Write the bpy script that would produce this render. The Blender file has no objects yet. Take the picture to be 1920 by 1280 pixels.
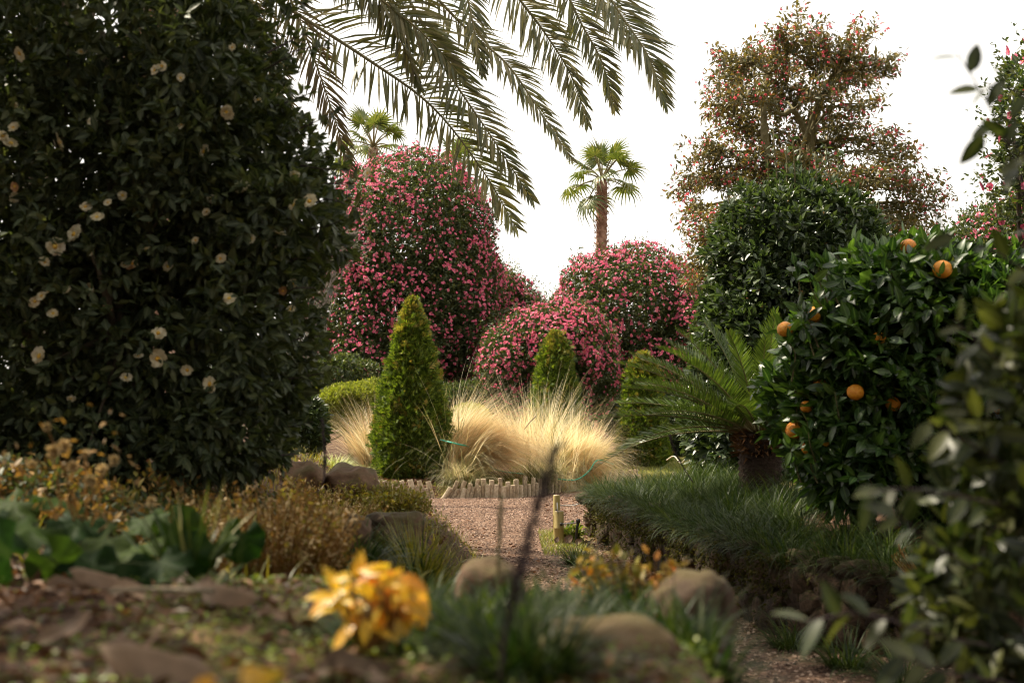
import bpy, bmesh, math, random
import numpy as np
from mathutils import Vector, Matrix, noise as mnoise
random.seed(11)
rng = np.random.default_rng(11)
S = bpy.context.scene
COL = S.collection
# ------------------------------------------------------------------ camera, sky, sun, exposure
CAMZ = 1.15
FX = 50/36*1920
PITCH = math.atan(130/FX)
cam = bpy.data.cameras.new('camera'); camo = bpy.data.objects.new('camera', cam); COL.objects.link(camo)
camo.location = (0, 0, CAMZ); camo.rotation_euler = (math.pi/2+PITCH, 0, 0)
cam.lens = 50; cam.sensor_width = 36; cam.clip_start = .05; cam.clip_end = 2000
cam.dof.use_dof = True; cam.dof.focus_distance = 17.0; cam.dof.aperture_fstop = 4.0; cam.dof.aperture_blades = 0
S.camera = camo
SUN_EL, SUN_AZ = math.radians(54), math.radians(-64)      # azimuth measured from +Y towards +X
w = bpy.data.worlds.new('World'); S.world = w; w.use_nodes = True
nt = w.node_tree; nt.nodes.clear()
out = nt.nodes.new('ShaderNodeOutputWorld'); bg = nt.nodes.new('ShaderNodeBackground')
sky = nt.nodes.new('ShaderNodeTexSky'); sky.sky_type = 'NISHITA'; sky.sun_disc = False
sky.sun_elevation = SUN_EL; sky.sun_rotation = SUN_AZ; sky.dust_density = 4; sky.air_density = 1.0; sky.ozone_density = 1
mix = nt.nodes.new('ShaderNodeMix'); mix.data_type = 'RGBA'; mix.inputs['Factor'].default_value = .78
mix.inputs['B'].default_value = (9.9, 9.3, 8.3, 1)        # thin white cloud veil
nt.links.new(sky.outputs[0], mix.inputs['A']); nt.links.new(mix.outputs['Result'], bg.inputs['Color'])
bg.inputs['Strength'].default_value = .09; nt.links.new(bg.outputs[0], out.inputs[0])
sl = bpy.data.lights.new('sun', 'SUN'); sl.energy = 5.0; sl.angle = math.radians(.6); sl.color = (1, .89, .70)
so = bpy.data.objects.new('sun', sl); COL.objects.link(so)
sd = Vector((math.sin(SUN_AZ)*math.cos(SUN_EL), math.cos(SUN_AZ)*math.cos(SUN_EL), math.sin(SUN_EL)))
so.rotation_euler = sd.to_track_quat('Z', 'Y').to_euler(); so.location = sd*60
S.view_settings.view_transform = 'Standard'; S.view_settings.look = 'None'
S.view_settings.gamma = 1; S.view_settings.exposure = 1.0; S.view_settings.use_curve_mapping = False
S.cycles.use_denoising = True; S.cycles.filter_width = 1.05; S.cycles.max_bounces = 8; S.cycles.diffuse_bounces = 5; S.cycles.glossy_bounces = 2
S.cycles.transmission_bounces = 4; S.cycles.caustics_reflective = False; S.cycles.caustics_refractive = False

# ------------------------------------------------------------------ pixel helpers (1920 x 1280 photo)
_cp, _sp = math.cos(PITCH), math.sin(PITCH)
def at(px, py, Y):
    d = np.array([px-960.0, FX*_cp-(640-py)*_sp, FX*_sp+(640-py)*_cp])
    return d/d[1]*Y + np.array([0, 0, CAMZ])
def proj(P):
    P = np.atleast_2d(P); q = P-np.array([0, 0, CAMZ])
    dep = q[:, 1]*_cp+q[:, 2]*_sp; up = -q[:, 1]*_sp+q[:, 2]*_cp
    dep = np.maximum(dep, 1e-3)
    return 960+FX*q[:, 0]/dep, 640-FX*up/dep, dep
def mpp(Y): return Y/FX
# ------------------------------------------------------------------ ground height
def sm(a, b, x):
    t = np.clip((np.asarray(x, float)-a)/(b-a), 0, 1); return t*t*(3-2*t)
def xb_(y): return np.interp(y, [0, 1.5, 2.2, 3, 3.4, 4, 5, 6, 8, 10, 12, 15, 18, 19.5], [.34, .40, .50, .54, .46, .10, .02, .0, -.02, -.08, -.4, -.9, -1.5, -1.8])
def xw_(y): return np.interp(y, [4, 5.3, 5.8, 6.5, 7.5, 10, 13.2], [5, 3.6, 2.9, 1.93, 1.38, 1.05, .72])
def yl_(x): return np.interp(x, [-6, -1.5, 0, .69, 1.4, 4], [19.2, 18.9, 18.9, 20.3, 21.9, 24])
def wob(x, y, s=1.0):
    return (np.sin(x*2.1*s+1.3)*np.cos(y*1.7*s+.4)+.5*np.sin(x*5.3*s-y*3.1*s)+.3*np.cos(y*8.7*s+x*6.1*s))/1.8
def gh(x, y):
    x = np.asarray(x, float); y = np.asarray(y, float)
    xb = xb_(y); Hb = np.interp(y, [-5, 2.7, 4.5, 6, 9, 12, 15, 18.5], [.86, .82, .56, .50, .48, .34, .2, .08])
    Hb = Hb+(.86-Hb)*sm(-.8, -1.7, x)*sm(15, 10, y)
    z = sm(0, np.interp(y, [2.5, 4], [.22, .5]), xb-x)*Hb*sm(19, 18, y)*sm(-1.5, -.5, y)
    xw = xw_(y); mR = sm(.14, .24, x-xw)*sm(13.25, 13.1, y)*(y > 4.2)
    z = z+mR*(.36+.16*sm(0, 1.5, x-xw))
    yl = yl_(x); mB = sm(.04, .16, y-yl)
    z = z+mB*(.15+.15*sm(0, 2.2, y-yl))
    z = z-.07*sm(-.42, -.05, x)*sm(0, .22, xb-x)*sm(1.9, 2.3, y)*sm(3.8, 3.3, y)
    z = z+.012*wob(x, y)+.006*wob(x, y, 4)
    return z
def g1(x, y): return float(gh(x, y))
# ------------------------------------------------------------------ mesh accumulation
def nrm(a): return a/np.maximum(np.linalg.norm(a, axis=-1, keepdims=True), 1e-9)
def frames(d, n):
    Y = nrm(d); X = nrm(np.cross(Y, n)); Z = np.cross(X, Y)
    return np.stack([X, Y, Z], axis=-1)
WL = {}
class Geo:
    def __init__(s): s.v = []; s.f = []; s.uv = []; s.mi = []; s.n = 0
    def add(s, V, F, UV=None, mat=0):
        V = np.asarray(V, float).reshape(-1, 3); F = np.asarray(F, int).reshape(-1, 3)
        s.v.append(V); s.f.append(F+s.n); s.uv.append(np.zeros((len(V), 2)) if UV is None else np.asarray(UV, float))
        s.mi.append(np.full(len(F), mat)); s.n += len(V)
    def inst(s, tp, M, T, mat=None):
        tv, tf, tu, tm = tp; m = len(T)
        if m == 0: return
        V = T[:, None]+np.einsum('mij,nj->mni', M, tv)
        F = tf[None]+(np.arange(m)*len(tv))[:, None, None]
        s.v.append(V.reshape(-1, 3)); s.f.append(F.reshape(-1, 3)+s.n); s.uv.append(np.tile(tu, (m, 1)))
        s.mi.append(np.tile(tm, m) if mat is None else np.full(m*len(tf), mat)); s.n += m*len(tv)
    def mesh(s, name, mats, off=(0, 0, 0), smooth=True):
        V = np.concatenate(s.v)-np.asarray(off); F = np.concatenate(s.f); UV = np.concatenate(s.uv); MI = np.concatenate(s.mi)
        me = bpy.data.meshes.new(name); nf = len(F)
        me.vertices.add(len(V)); me.loops.add(nf*3); me.polygons.add(nf)
        me.vertices.foreach_set('co', V.astype(np.float32).ravel())
        me.loops.foreach_set('vertex_index', F.astype(np.int32).ravel())
        me.polygons.foreach_set('loop_start', np.arange(0, nf*3, 3, dtype=np.int32))
        uvl = me.uv_layers.new(name='UVMap'); uvl.data.foreach_set('uv', UV[F.ravel()].astype(np.float32).ravel())
        for m in mats: me.materials.append(m)
        me.polygons.foreach_set('material_index', MI.astype(np.int32))
        me.polygons.foreach_set('use_smooth', np.full(nf, smooth))
        me.update(calc_edges=True); me.validate()
        return me
    def build(s, name, mats, parent=None, kind=None, smooth=True, origin=None):
        off = WL[parent.name] if parent else (np.zeros(3) if origin is None else np.asarray(origin, float))
        o = bpy.data.objects.new(name, s.mesh(name, mats, off, smooth)); COL.objects.link(o)
        if parent: o.parent = parent
        else: o.location = off
        WL[o.name] = off
        if kind: o['kind'] = kind
        return o
def thing(name, label, cat, loc, group=None):
    o = bpy.data.objects.new(name, None); COL.objects.link(o); o.location = loc; o.empty_display_size = .1
    o['label'] = label; o['category'] = cat
    if group: o['group'] = group
    WL[o.name] = np.asarray(loc, float); return o
def tag(o, label, cat, group=None, kind=None):
    if label: o['label'] = label
    if cat: o['category'] = cat
    if group: o['group'] = group
    if kind: o['kind'] = kind
    return o
def place(name, me, M, T, parent):
    o = bpy.data.objects.new(name, me); COL.objects.link(o); o.parent = parent
    off = WL[parent.name]; mm = Matrix.Identity(4)
    for i in range(3):
        for j in range(3): mm[i][j] = M[i][j]
        mm[i][3] = T[i]-off[i]
    o.matrix_basis = mm; WL[o.name] = off+0  # parts carry no children built from this value
    return o
def visible_pick(T, size, n=300, cell=14):
    px, py, dep = proj(T)
    ok = (px > -5) & (px < 1925) & (py > -5) & (py < 1285)
    idx = np.nonzero(ok)[0]
    best = {}
    for i in idx:
        k = (int(px[i]//cell), int(py[i]//cell))
        j = best.get(k)
        if j is None or dep[i] < dep[j]: best[k] = i
    c = np.array(list(best.values()), int)
    if len(c) == 0: return c
    sc = np.asarray(size)[c]/dep[c]*rng.uniform(.8, 1.2, len(c))
    return c[np.argsort(-sc)[:n]]
def parts_and_rest(name, tp, M, T, mats, root, restname, size=None, n=300, cell=14, geo=None, part_mats=None):
    size = np.ones(len(T)) if size is None else size
    pick = visible_pick(T, size, n, cell)
    g0 = Geo(); g0.add(tp[0], tp[1], tp[2]); g0.mi[-1] = tp[3]
    me = g0.mesh(name, mats)
    for i in pick: place(name, me, M[i], T[i], root)
    rest = np.ones(len(T), bool); rest[pick] = False
    g = geo or Geo(); g.inst(tp, M[rest], T[rest])
    if geo is None: return g.build(restname, mats, root, kind='stuff')
def tube(geo, P, R, sides=6, mat=0, cap=True):
    P = np.asarray(P, float); n = len(P); R = np.broadcast_to(np.asarray(R, float), (n,))
    t = np.gradient(P, axis=0); t = nrm(t)
    ref = np.array([0, 0, 1.0]) if abs(t[0][2]) < .8 else np.array([1.0, 0, 0])
    X = nrm(np.cross(t, ref)); Y = np.cross(t, X)
    a = np.arange(sides)/sides*2*math.pi
    V = P[:, None]+R[:, None, None]*(X[:, None]*np.cos(a)[None, :, None]+Y[:, None]*np.sin(a)[None, :, None])
    V = V.reshape(-1, 3); F = []
    i = np.arange(n-1)[:, None]*sides; j = np.arange(sides)[None]; k = (j+1) % sides
    A = i+j; B = i+k; C = i+sides+k; D = i+sides+j
    F = np.concatenate([np.stack([A, B, C], -1).reshape(-1, 3), np.stack([A, C, D], -1).reshape(-1, 3)])
    uv = np.stack([np.tile(np.arange(sides)/sides, n), np.repeat(np.linspace(0, 1, n), sides)], -1)
    if cap:
        V = np.vstack([V, P[:1], P[-1:]]); c0, c1 = n*sides, n*sides+1
        j = np.arange(sides); k = (j+1) % sides; e = (n-1)*sides
        F = np.concatenate([F, np.stack([k, j, np.full(sides, c0)], -1), np.stack([e+j, e+k, np.full(sides, c1)], -1)])
        uv = np.vstack([uv, [[.5, 0], [.5, 1]]])
    geo.add(V, F, uv, mat)
def curve(pts, n=16):
    P = np.asarray(pts, float)
    if len(P) == 2: return P[0]+(P[1]-P[0])*np.linspace(0, 1, n)[:, None]
    Q = np.vstack([2*P[0]-P[1], P, 2*P[-1]-P[-2]]); m = len(P)-1; o = []
    for u in np.linspace(0, m, n):
        i = min(int(u), m-1); t = u-i; a, b, c, d = Q[i:i+4]
        o.append(.5*((2*b)+(-a+c)*t+(2*a-5*b+4*c-d)*t*t+(-a+3*b-3*c+d)*t**3))
    return np.array(o)
# ------------------------------------------------------------------ templates (length 1 along +Y)
def T_(v, f, u, m=None):
    f = np.array(f, int); return (np.array(v, float), f, np.array(u, float), np.zeros(len(f), int) if m is None else np.array(m, int))
def leaf_tp(w=.42, n=3, fold=.18, curl=.18, wave=0.0, wide=.42, tip=1.0):
    v = [(0, 0, 0)]; u = [(.5, 0)]
    for k in range(1, n+1):
        t = k/(n+1)
        h = w/2*math.sin(math.pi*min(1, t**(math.log(.5)/math.log(wide))))**.8
        z = -curl*t*t
        v += [(-h, t, z+fold*h+wave*math.sin(t*9)), (0, t, z), (h, t, z+fold*h-wave*math.cos(t*8))]; u += [(0, t), (.5, t), (1, t)]
    v.append((0, 1, -curl*tip)); u.append((.5, 1))
    f = [(0, 2, 1), (0, 3, 2)]
    for k in range(n-1):
        a = 1+3*k; b = a+3
        f += [(a, a+1, b+1), (a, b+1, b), (a+1, a+2, b+2), (a+1, b+2, b+1)]
    e = 3*n+1; a = e-3; f += [(a, a+1, e), (a+1, a+2, e)]
    return T_(v, f, u)
LEAF_HI = leaf_tp(.45, 4, .25, .18)
LEAF_MID = leaf_tp(.45, 2, .3, .15)
LEAF_LO = T_([(0, 0, 0), (-.22, .45, .06), (.22, .45, .06), (0, 1, -.1)], [(0, 3, 1), (0, 2, 3)], [(.5, 0), (0, .5), (1, .5), (.5, 1)])
def flower_tp(np_=7, w=.55, cup=.35, cent=.2, layers=2, petn=1):
    v = []; f = []; u = []; m = []
    for L in range(layers):
        sc = 1-.32*L; cu = cup*(1+L*1.3)
        for k in range(np_):
            a = 2*math.pi*(k+.5*L)/np_+.15*math.sin(k*7+L); c, s = math.cos(a), math.sin(a); b = len(v)
            ll = sc*(.9+.15*math.sin(k*5.1+L*2))
            for (x, y, z) in [(0, .05, 0), (-w*.36, .55, .5), (0, .5, .42), (w*.36, .55, .5), (-w*.25, .95, .72), (w*.25, 1.0, .7)]:
                r = y*.5*ll; xx = x*.5*ll*1.9; v.append((xx*c-r*s, xx*s+r*c, z*cu*.5*ll)); u.append((x+.5, y))
            f += [(b, b+2, b+1), (b, b+3, b+2), (b+1, b+2, b+4), (b+2, b+5, b+4), (b+2, b+3, b+5)]; m += [0]*5
    if cent:
        b = len(v); r = cent/2; h = cup*.22
        v += [(r*math.cos(i*math.pi/3), r*math.sin(i*math.pi/3), h) for i in range(6)]+[(0, 0, h+r*.8), (0, 0, 0)]
        u += [(.5, .5)]*8
        for i in range(6): f += [(b+i, b+(i+1) % 6, b+6), (b+(i+1) % 6, b+i, b+7)]; m += [1, 1]
    return T_(v, f, u, m)
FL_PINK = flower_tp(5, .75, .5, .24, 2)
FL_WHITE = flower_tp(8, .5, .3, .3, 2)
def small_flower():
    v = []; f = []; u = []; m = []
    for L, (np_, rr, hh) in enumerate([(6, .52, .10), (4, .33, .26)]):
        for k in range(np_):
            a = 2*math.pi*(k+.4*L)/np_+.2*math.sin(k*3); c, s = math.cos(a), math.sin(a); b = len(v); l = rr*(.85+.2*math.sin(k*4.3+L))
            for (x, y, z) in [(0, .02, 0), (-.2, l*.72, hh), (.2, l*.72, hh*1.3), (.03, l, hh*.8)]:
                x *= rr*1.7; v.append((x*c-y*s, x*s+y*c, z)); u.append((.5, .5))
            f += [(b, b+3, b+1), (b, b+2, b+3)]; m += [0, 0]
    b = len(v); v += [(-.07, -.06, .2), (.07, -.06, .2), (0, .08, .2)]; u += [(.5, .5)]*3; f.append((b, b+1, b+2)); m.append(1)
    return T_(v, f, u, m)
FL_SMALL = small_flower()
# ------------------------------------------------------------------ materials
def _mat(name):
    m = bpy.data.materials.new(name); m.use_nodes = True; n = m.node_tree; n.nodes.clear(); return m, n
def leafmat(name, cols, rough=.4, trans=.3, tcol=None, rib=.35, spec=.5, grain=.25, gs=25, coat=0):
    m, n = _mat(name); N = n.nodes.new; Lk = n.links.new
    o = N('ShaderNodeOutputMaterial'); p = N('ShaderNodeBsdfPrincipled')
    geo = N('ShaderNodeNewGeometry'); oi = N('ShaderNodeObjectInfo'); ad = N('ShaderNodeMath'); ad.operation = 'ADD'
    fr = N('ShaderNodeMath'); fr.operation = 'FRACT'
    Lk(geo.outputs['Random Per Island'], ad.inputs[0]); Lk(oi.outputs['Random'], ad.inputs[1]); Lk(ad.outputs[0], fr.inputs[0])
    cr = N('ShaderNodeValToRGB'); Lk(fr.outputs[0], cr.inputs[0]); e = cr.color_ramp.elements
    while len(e) < len(cols): e.new(.5)
    for i, c in enumerate(cols): e[i].position = i/max(1, len(cols)-1); e[i].color = (*c, 1)
    tc = N('ShaderNodeTexCoord'); nz = N('ShaderNodeTexNoise'); nz.inputs['Scale'].default_value = gs; nz.inputs['Detail'].default_value = 3
    Lk(tc.outputs['Object'], nz.inputs['Vector'])
    mr = N('ShaderNodeMapRange'); mr.inputs['From Min'].default_value = .3; mr.inputs['From Max'].default_value = .7
    mr.inputs['To Min'].default_value = 1-grain; mr.inputs['To Max'].default_value = 1+grain; Lk(nz.outputs['Fac'], mr.inputs[0])
    mu = N('ShaderNodeVectorMath'); mu.operation = 'SCALE'; Lk(cr.outputs[0], mu.inputs[0]); Lk(mr.outputs[0], mu.inputs['Scale'])
    col = mu.outputs[0]
    if rib:
        sx = N('ShaderNodeSeparateXYZ'); Lk(tc.outputs['UV'], sx.inputs[0])
        a = N('ShaderNodeMath'); a.operation = 'SUBTRACT'; a.inputs[1].default_value = .5; Lk(sx.outputs[0], a.inputs[0])
        b = N('ShaderNodeMath'); b.operation = 'ABSOLUTE'; Lk(a.outputs[0], b.inputs[0])
        c = N('ShaderNodeMapRange'); c.inputs['From Min'].default_value = .03; c.inputs['From Max'].default_value = .12
        c.inputs['To Min'].default_value = rib; c.inputs['To Max'].default_value = 0; Lk(b.outputs[0], c.inputs[0])
        mx = N('ShaderNodeMix'); mx.data_type = 'RGBA'; Lk(c.outputs[0], mx.inputs['Factor']); Lk(col, mx.inputs['A'])
        mx.inputs['B'].default_value = (*[min(1, x*1.8+.05) for x in cols[-1]], 1); col = mx.outputs['Result']
    Lk(col, p.inputs['Base Color']); p.inputs['Roughness'].default_value = rough; p.inputs['Specular IOR Level'].default_value = spec
    p.inputs['Coat Weight'].default_value = coat
    if trans:
        tr = N('ShaderNodeBsdfTranslucent'); ms = N('ShaderNodeMixShader'); ms.inputs[0].default_value = trans
        tm = N('ShaderNodeVectorMath'); tm.operation = 'MULTIPLY'; Lk(col, tm.inputs[0]); tm.inputs[1].default_value = tcol or (1.6, 1.7, .7)
        Lk(tm.outputs[0], tr.inputs[0]); Lk(p.outputs[0], ms.inputs[1]); Lk(tr.outputs[0], ms.inputs[2]); Lk(ms.outputs[0], o.inputs[0])
    else: Lk(p.outputs[0], o.inputs[0])
    return m
def roughmat(name, cols, scale=8, rough=.85, bump=.4, bscale=30, moss=None, stretch=(1, 1, 1), spec=.3):
    m, n = _mat(name); N = n.nodes.new; Lk = n.links.new
    o = N('ShaderNodeOutputMaterial'); p = N('ShaderNodeBsdfPrincipled'); tc = N('ShaderNodeTexCoord'); mp = N('ShaderNodeMapping')
    mp.inputs['Scale'].default_value = stretch; Lk(tc.outputs['Object'], mp.inputs[0])
    nz = N('ShaderNodeTexNoise'); nz.inputs['Scale'].default_value = scale; nz.inputs['Detail'].default_value = 8; nz.inputs['Roughness'].default_value = .65; Lk(mp.outputs[0], nz.inputs['Vector'])
    oi = N('ShaderNodeObjectInfo'); ad = N('ShaderNodeMath'); ad.operation = 'MULTIPLY_ADD'; Lk(oi.outputs['Random'], ad.inputs[0]); ad.inputs[1].default_value = .25; 
    sb = N('ShaderNodeMath'); sb.operation = 'SUBTRACT'; Lk(nz.outputs['Fac'], sb.inputs[0]); sb.inputs[1].default_value = .12; Lk(sb.outputs[0], ad.inputs[2])
    cr = N('ShaderNodeValToRGB'); Lk(ad.outputs[0], cr.inputs[0]); e = cr.color_ramp.elements
    while len(e) < len(cols): e.new(.5)
    for i, c in enumerate(cols): e[i].position = .3+.4*i/max(1, len(cols)-1); e[i].color = (*c, 1)
    col = cr.outputs[0]
    if moss:
        ge = N('ShaderNodeNewGeometry'); sx = N('ShaderNodeSeparateXYZ'); Lk(ge.outputs['Normal'], sx.inputs[0])
        n2 = N('ShaderNodeTexNoise'); n2.inputs['Scale'].default_value = scale*.7; n2.inputs['Detail'].default_value = 5; Lk(tc.outputs['Object'], n2.inputs['Vector'])
        s2 = N('ShaderNodeMath'); s2.operation = 'MULTIPLY_ADD'; Lk(sx.outputs[2], s2.inputs[0]); s2.inputs[1].default_value = .25; Lk(n2.outputs['Fac'], s2.inputs[2])
        r2 = N('ShaderNodeMapRange'); r2.inputs['From Min'].default_value = .60; r2.inputs['From Max'].default_value = .76; Lk(s2.outputs[0], r2.inputs[0])
        mx = N('ShaderNodeMix'); mx.data_type = 'RGBA'; Lk(r2.outputs[0], mx.inputs['Factor']); Lk(col, mx.inputs['A']); mx.inputs['B'].default_value = (*moss, 1); col = mx.outputs['Result']
    Lk(col, p.inputs['Base Color']); p.inputs['Roughness'].default_value = rough; p.inputs['Specular IOR Level'].default_value = spec
    n3 = N('ShaderNodeTexNoise'); n3.inputs['Scale'].default_value = bscale; n3.inputs['Detail'].default_value = 6; Lk(mp.outputs[0], n3.inputs['Vector'])
    bp = N('ShaderNodeBump'); bp.inputs['Strength'].default_value = bump; bp.inputs['Distance'].default_value = .02; Lk(n3.outputs['Fac'], bp.inputs['Height']); Lk(bp.outputs[0], p.inputs['Normal'])
    Lk(p.outputs[0], o.inputs[0]); return m
M = {}
M['cam_dark'] = leafmat('camellia_leaf', [(.022, .038, .016), (.034, .058, .022), (.065, .09, .032)], .38, .25, spec=.5)
M['cam_left'] = leafmat('white_camellia_leaf', [(.028, .040, .020), (.044, .060, .028), (.085, .095, .038)], .5, .28, spec=.3)
M['near_leaf'] = leafmat('near_bush_leaf', [(.018, .028, .009), (.03, .043, .012), (.07, .075, .018)], .4, .35)
M['cam_pink'] = leafmat('sasanqua_leaf', [(.02, .04, .015), (.04, .065, .02), (.10, .105, .03)], .4, .3)
M['orange_leaf'] = leafmat('citrus_leaf', [(.018, .045, .012), (.032, .07, .016), (.07, .125, .022)], .36, .32, spec=.6)
M['tree_leaf'] = leafmat('thin_tree_leaf', [(.045, .06, .03), (.085, .09, .035), (.19, .14, .05)], .5, .35, (1.5, 1.3, .6))
M['palm_leaf'] = leafmat('date_palm_leaflet', [(.07, .085, .03), (.13, .13, .05), (.20, .17, .075)], .4, .4, (1.2, 1.2, .6), rib=.2)
M['palm_dead'] = leafmat('dry_palm_leaflet', [(.08, .06, .025), (.13, .10, .04)], .6, .25, (1.2, 1, .6), rib=.1)
M['fan_leaf'] = leafmat('fan_palm_leaf', [(.06, .085, .022), (.11, .14, .04), (.19, .19, .07)], .4, .33, (1.2, 1.25, .5), rib=0)
M['cycad_leaf'] = leafmat('cycad_leaflet', [(.035, .06, .014), (.06, .095, .02), (.10, .13, .03)], .38, .35, rib=.15)
M['thuja'] = leafmat('conifer_spray', [(.03, .055, .008), (.075, .12, .016), (.20, .26, .04)], .5, .35, (1.5, 1.5, .5), rib=0)
M['thuja_tip'] = leafmat('conifer_tip_spray', [(.14, .16, .025), (.22, .19, .035), (.3, .2, .05)], .6, .3, rib=0)
M['golden'] = leafmat('golden_conifer', [(.12, .15, .02), (.2, .22, .03), (.3, .3, .05)], .6, .35, rib=0)
M['straw'] = leafmat('dry_grass', [(.48, .39, .19), (.86, .77, .50), (.97, .93, .74)], .45, .5, (1.1, 1, .85), rib=0, grain=.1)
M['straw_or'] = leafmat('tawny_grass', [(.46, .28, .14), (.80, .58, .33), (.92, .78, .54)], .5, .45, (1.1, 1, .8), rib=0, grain=.1)
M['straw_gr'] = leafmat('grey_green_grass', [(.09, .10, .035), (.24, .23, .10), (.55, .50, .28)], .5, .35, (1.1, 1.1, .7), rib=0, grain=.1)
M['varieg'] = leafmat('striped_sedge', [(.18, .24, .06), (.4, .45, .16), (.7, .7, .45)], .45, .35, (1.1, 1.1, .8), rib=0)
M['lirio'] = leafmat('liriope_blade', [(.012, .028, .007), (.028, .05, .012), (.08, .10, .028)], .45, .28, rib=0, spec=.22)
M['yg_grass'] = leafmat('yellow_green_grass', [(.12, .13, .02), (.2, .2, .03), (.33, .28, .05)], .45, .4, (1.3, 1.2, .5), rib=0)
M['lawn'] = leafmat('lawn_blade', [(.10, .12, .02), (.18, .2, .035), (.3, .27, .07)], .6, .3, rib=0)
M['clover'] = leafmat('groundcover_leaf', [(.06, .11, .013), (.12, .19, .02), (.26, .30, .035)], .5, .4, (1.2, 1.2, .5), rib=.1)
M['big_leaf'] = leafmat('farfugium_leaf', [(.010, .028, .006), (.018, .042, .009), (.040, .065, .010)], .6, .35, rib=.15, gs=8, spec=.08)
M['yellow'] = leafmat('yellow_leaf', [(.80, .28, .04), (.86, .52, .05), (.62, .48, .05), (.85, .40, .04)], .4, .5, (1.1, 1.05, .5), rib=.3, gs=14)
M['olive_orange'] = leafmat('turning_leaf', [(.25, .2, .02), (.45, .3, .03), (.65, .2, .05)], .5, .4, (1.1, 1, .5), rib=.2)
M['rust'] = leafmat('rusty_plant', [(.16, .10, .025), (.28, .15, .04), (.4, .25, .08)], .6, .35, (1.2, 1.1, .6), rib=0)
M['seed'] = leafmat('pale_seed_head', [(.45, .33, .16), (.6, .45, .25)], .7, .3, (1, 1, .8), rib=0)
M['olive_shrub'] = leafmat('olive_shrub', [(.12, .11, .02), (.2, .17, .03), (.28, .2, .05)], .6, .35, rib=0)
M['pink'] = leafmat('pink_petal', [(.58, .07, .17), (.78, .15, .29), (.88, .34, .46)], .5, .35, (1, .9, .95), rib=0, grain=.12)
M['red'] = leafmat('red_flower', [(.55, .05, .08), (.7, .11, .16), (.78, .22, .26)], .5, .45, (1, .8, .8), rib=0)
M['white_petal'] = leafmat('cream_petal', [(.6, .50, .30), (.75, .67, .46), (.8, .74, .58)], .5, .3, (1, 1, .9), rib=0, grain=.08)
M['faded'] = leafmat('faded_petal', [(.4, .2, .08), (.55, .32, .15)], .6, .3, (1, .9, .7), rib=0)
M['stamen'] = leafmat('stamens', [(.75, .42, .05), (.8, .55, .1)], .6, 0, rib=0)
M['dry_leaf'] = leafmat('fallen_dry_leaf', [(.10, .058, .03), (.19, .115, .068), (.31, .205, .13)], .58, .2, (1.1, .9, .7), rib=.3, gs=30)
M['litter'] = leafmat('leaf_litter', [(.045, .022, .010), (.11, .048, .02), (.24, .115, .05)], .6, .15, (1.1, .9, .6), rib=.15)
M['bark'] = roughmat('grey_brown_bark', [(.06, .045, .03), (.12, .095, .065), (.2, .17, .12)], 14, .9, .6, 40, stretch=(1, 1, .3))
M['bark_moss'] = roughmat('mossy_bark', [(.06, .05, .02), (.11, .095, .04), (.17, .15, .08)], 10, .9, .6, 40)
M['twig'] = roughmat('grey_twig', [(.2, .17, .15), (.33, .29, .26)], 14, .8, .2)
M['dark_stem'] = roughmat('dark_stem', [(.03, .02, .02), (.07, .045, .05)], 20, .7, .2)
M['palm_trunk'] = roughmat('palm_trunk_bark', [(.16, .08, .05), (.32, .19, .13), (.48, .34, .26)], 6, .9, .8, 20)
M['rachis'] = roughmat('frond_stalk', [(.13, .12, .05), (.25, .2, .09)], 12, .5, .2)
M['cone'] = roughmat('cycad_fibre', [(.13, .06, .025), (.3, .15, .06)], 20, .9, .6)
M['stone'] = roughmat('wall_stone', [(.025, .016, .01), (.065, .042, .026), (.14, .09, .055)], 7, .9, .8, 30, moss=(.045, .042, .012))
M['rock'] = roughmat('mossy_rock', [(.045, .027, .016), (.105, .06, .035), (.19, .115, .07)], 5, .9, .7, 18, moss=(.07, .052, .018))
M['soil'] = roughmat('packed_soil', [(.03, .018, .012), (.06, .035, .022)], 10, .95, .8, 50)
M['log'] = roughmat('weathered_log', [(.17, .13, .085), (.38, .30, .2), (.54, .45, .33)], 9, .75, .4, 30, stretch=(4, 4, .5))
M['bamboo'] = roughmat('old_bamboo', [(.24, .19, .06), (.36, .28, .10), (.42, .34, .15)], 5, .45, .15, 30, stretch=(3, 3, .4), spec=.5)
M['steel'] = roughmat('grey_wire', [(.35, .35, .35), (.5, .5, .5)], 20, .4, .1)
M['iron'] = roughmat('black_iron', [(.015, .015, .015), (.04, .035, .03)], 20, .5, .2)
M['hose'] = roughmat('green_hose', [(.01, .28, .2), (.02, .38, .28)], 10, .4, .05, spec=.5)
M['gravel'] = roughmat('gravel_stone', [(.16, .09, .07), (.30, .19, .15), (.45, .32, .27)], 3, .9, .2)
M['rope'] = roughmat('pale_rope', [(.4, .35, .27), (.6, .55, .45)], 30, .9, .4)
def orange_mat():
    m = roughmat('orange_peel', [(.72, .22, .012), (.84, .31, .02), (.86, .42, .04)], 3, .38, .35, 120, spec=.5); return m
M['orange'] = orange_mat()
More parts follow.
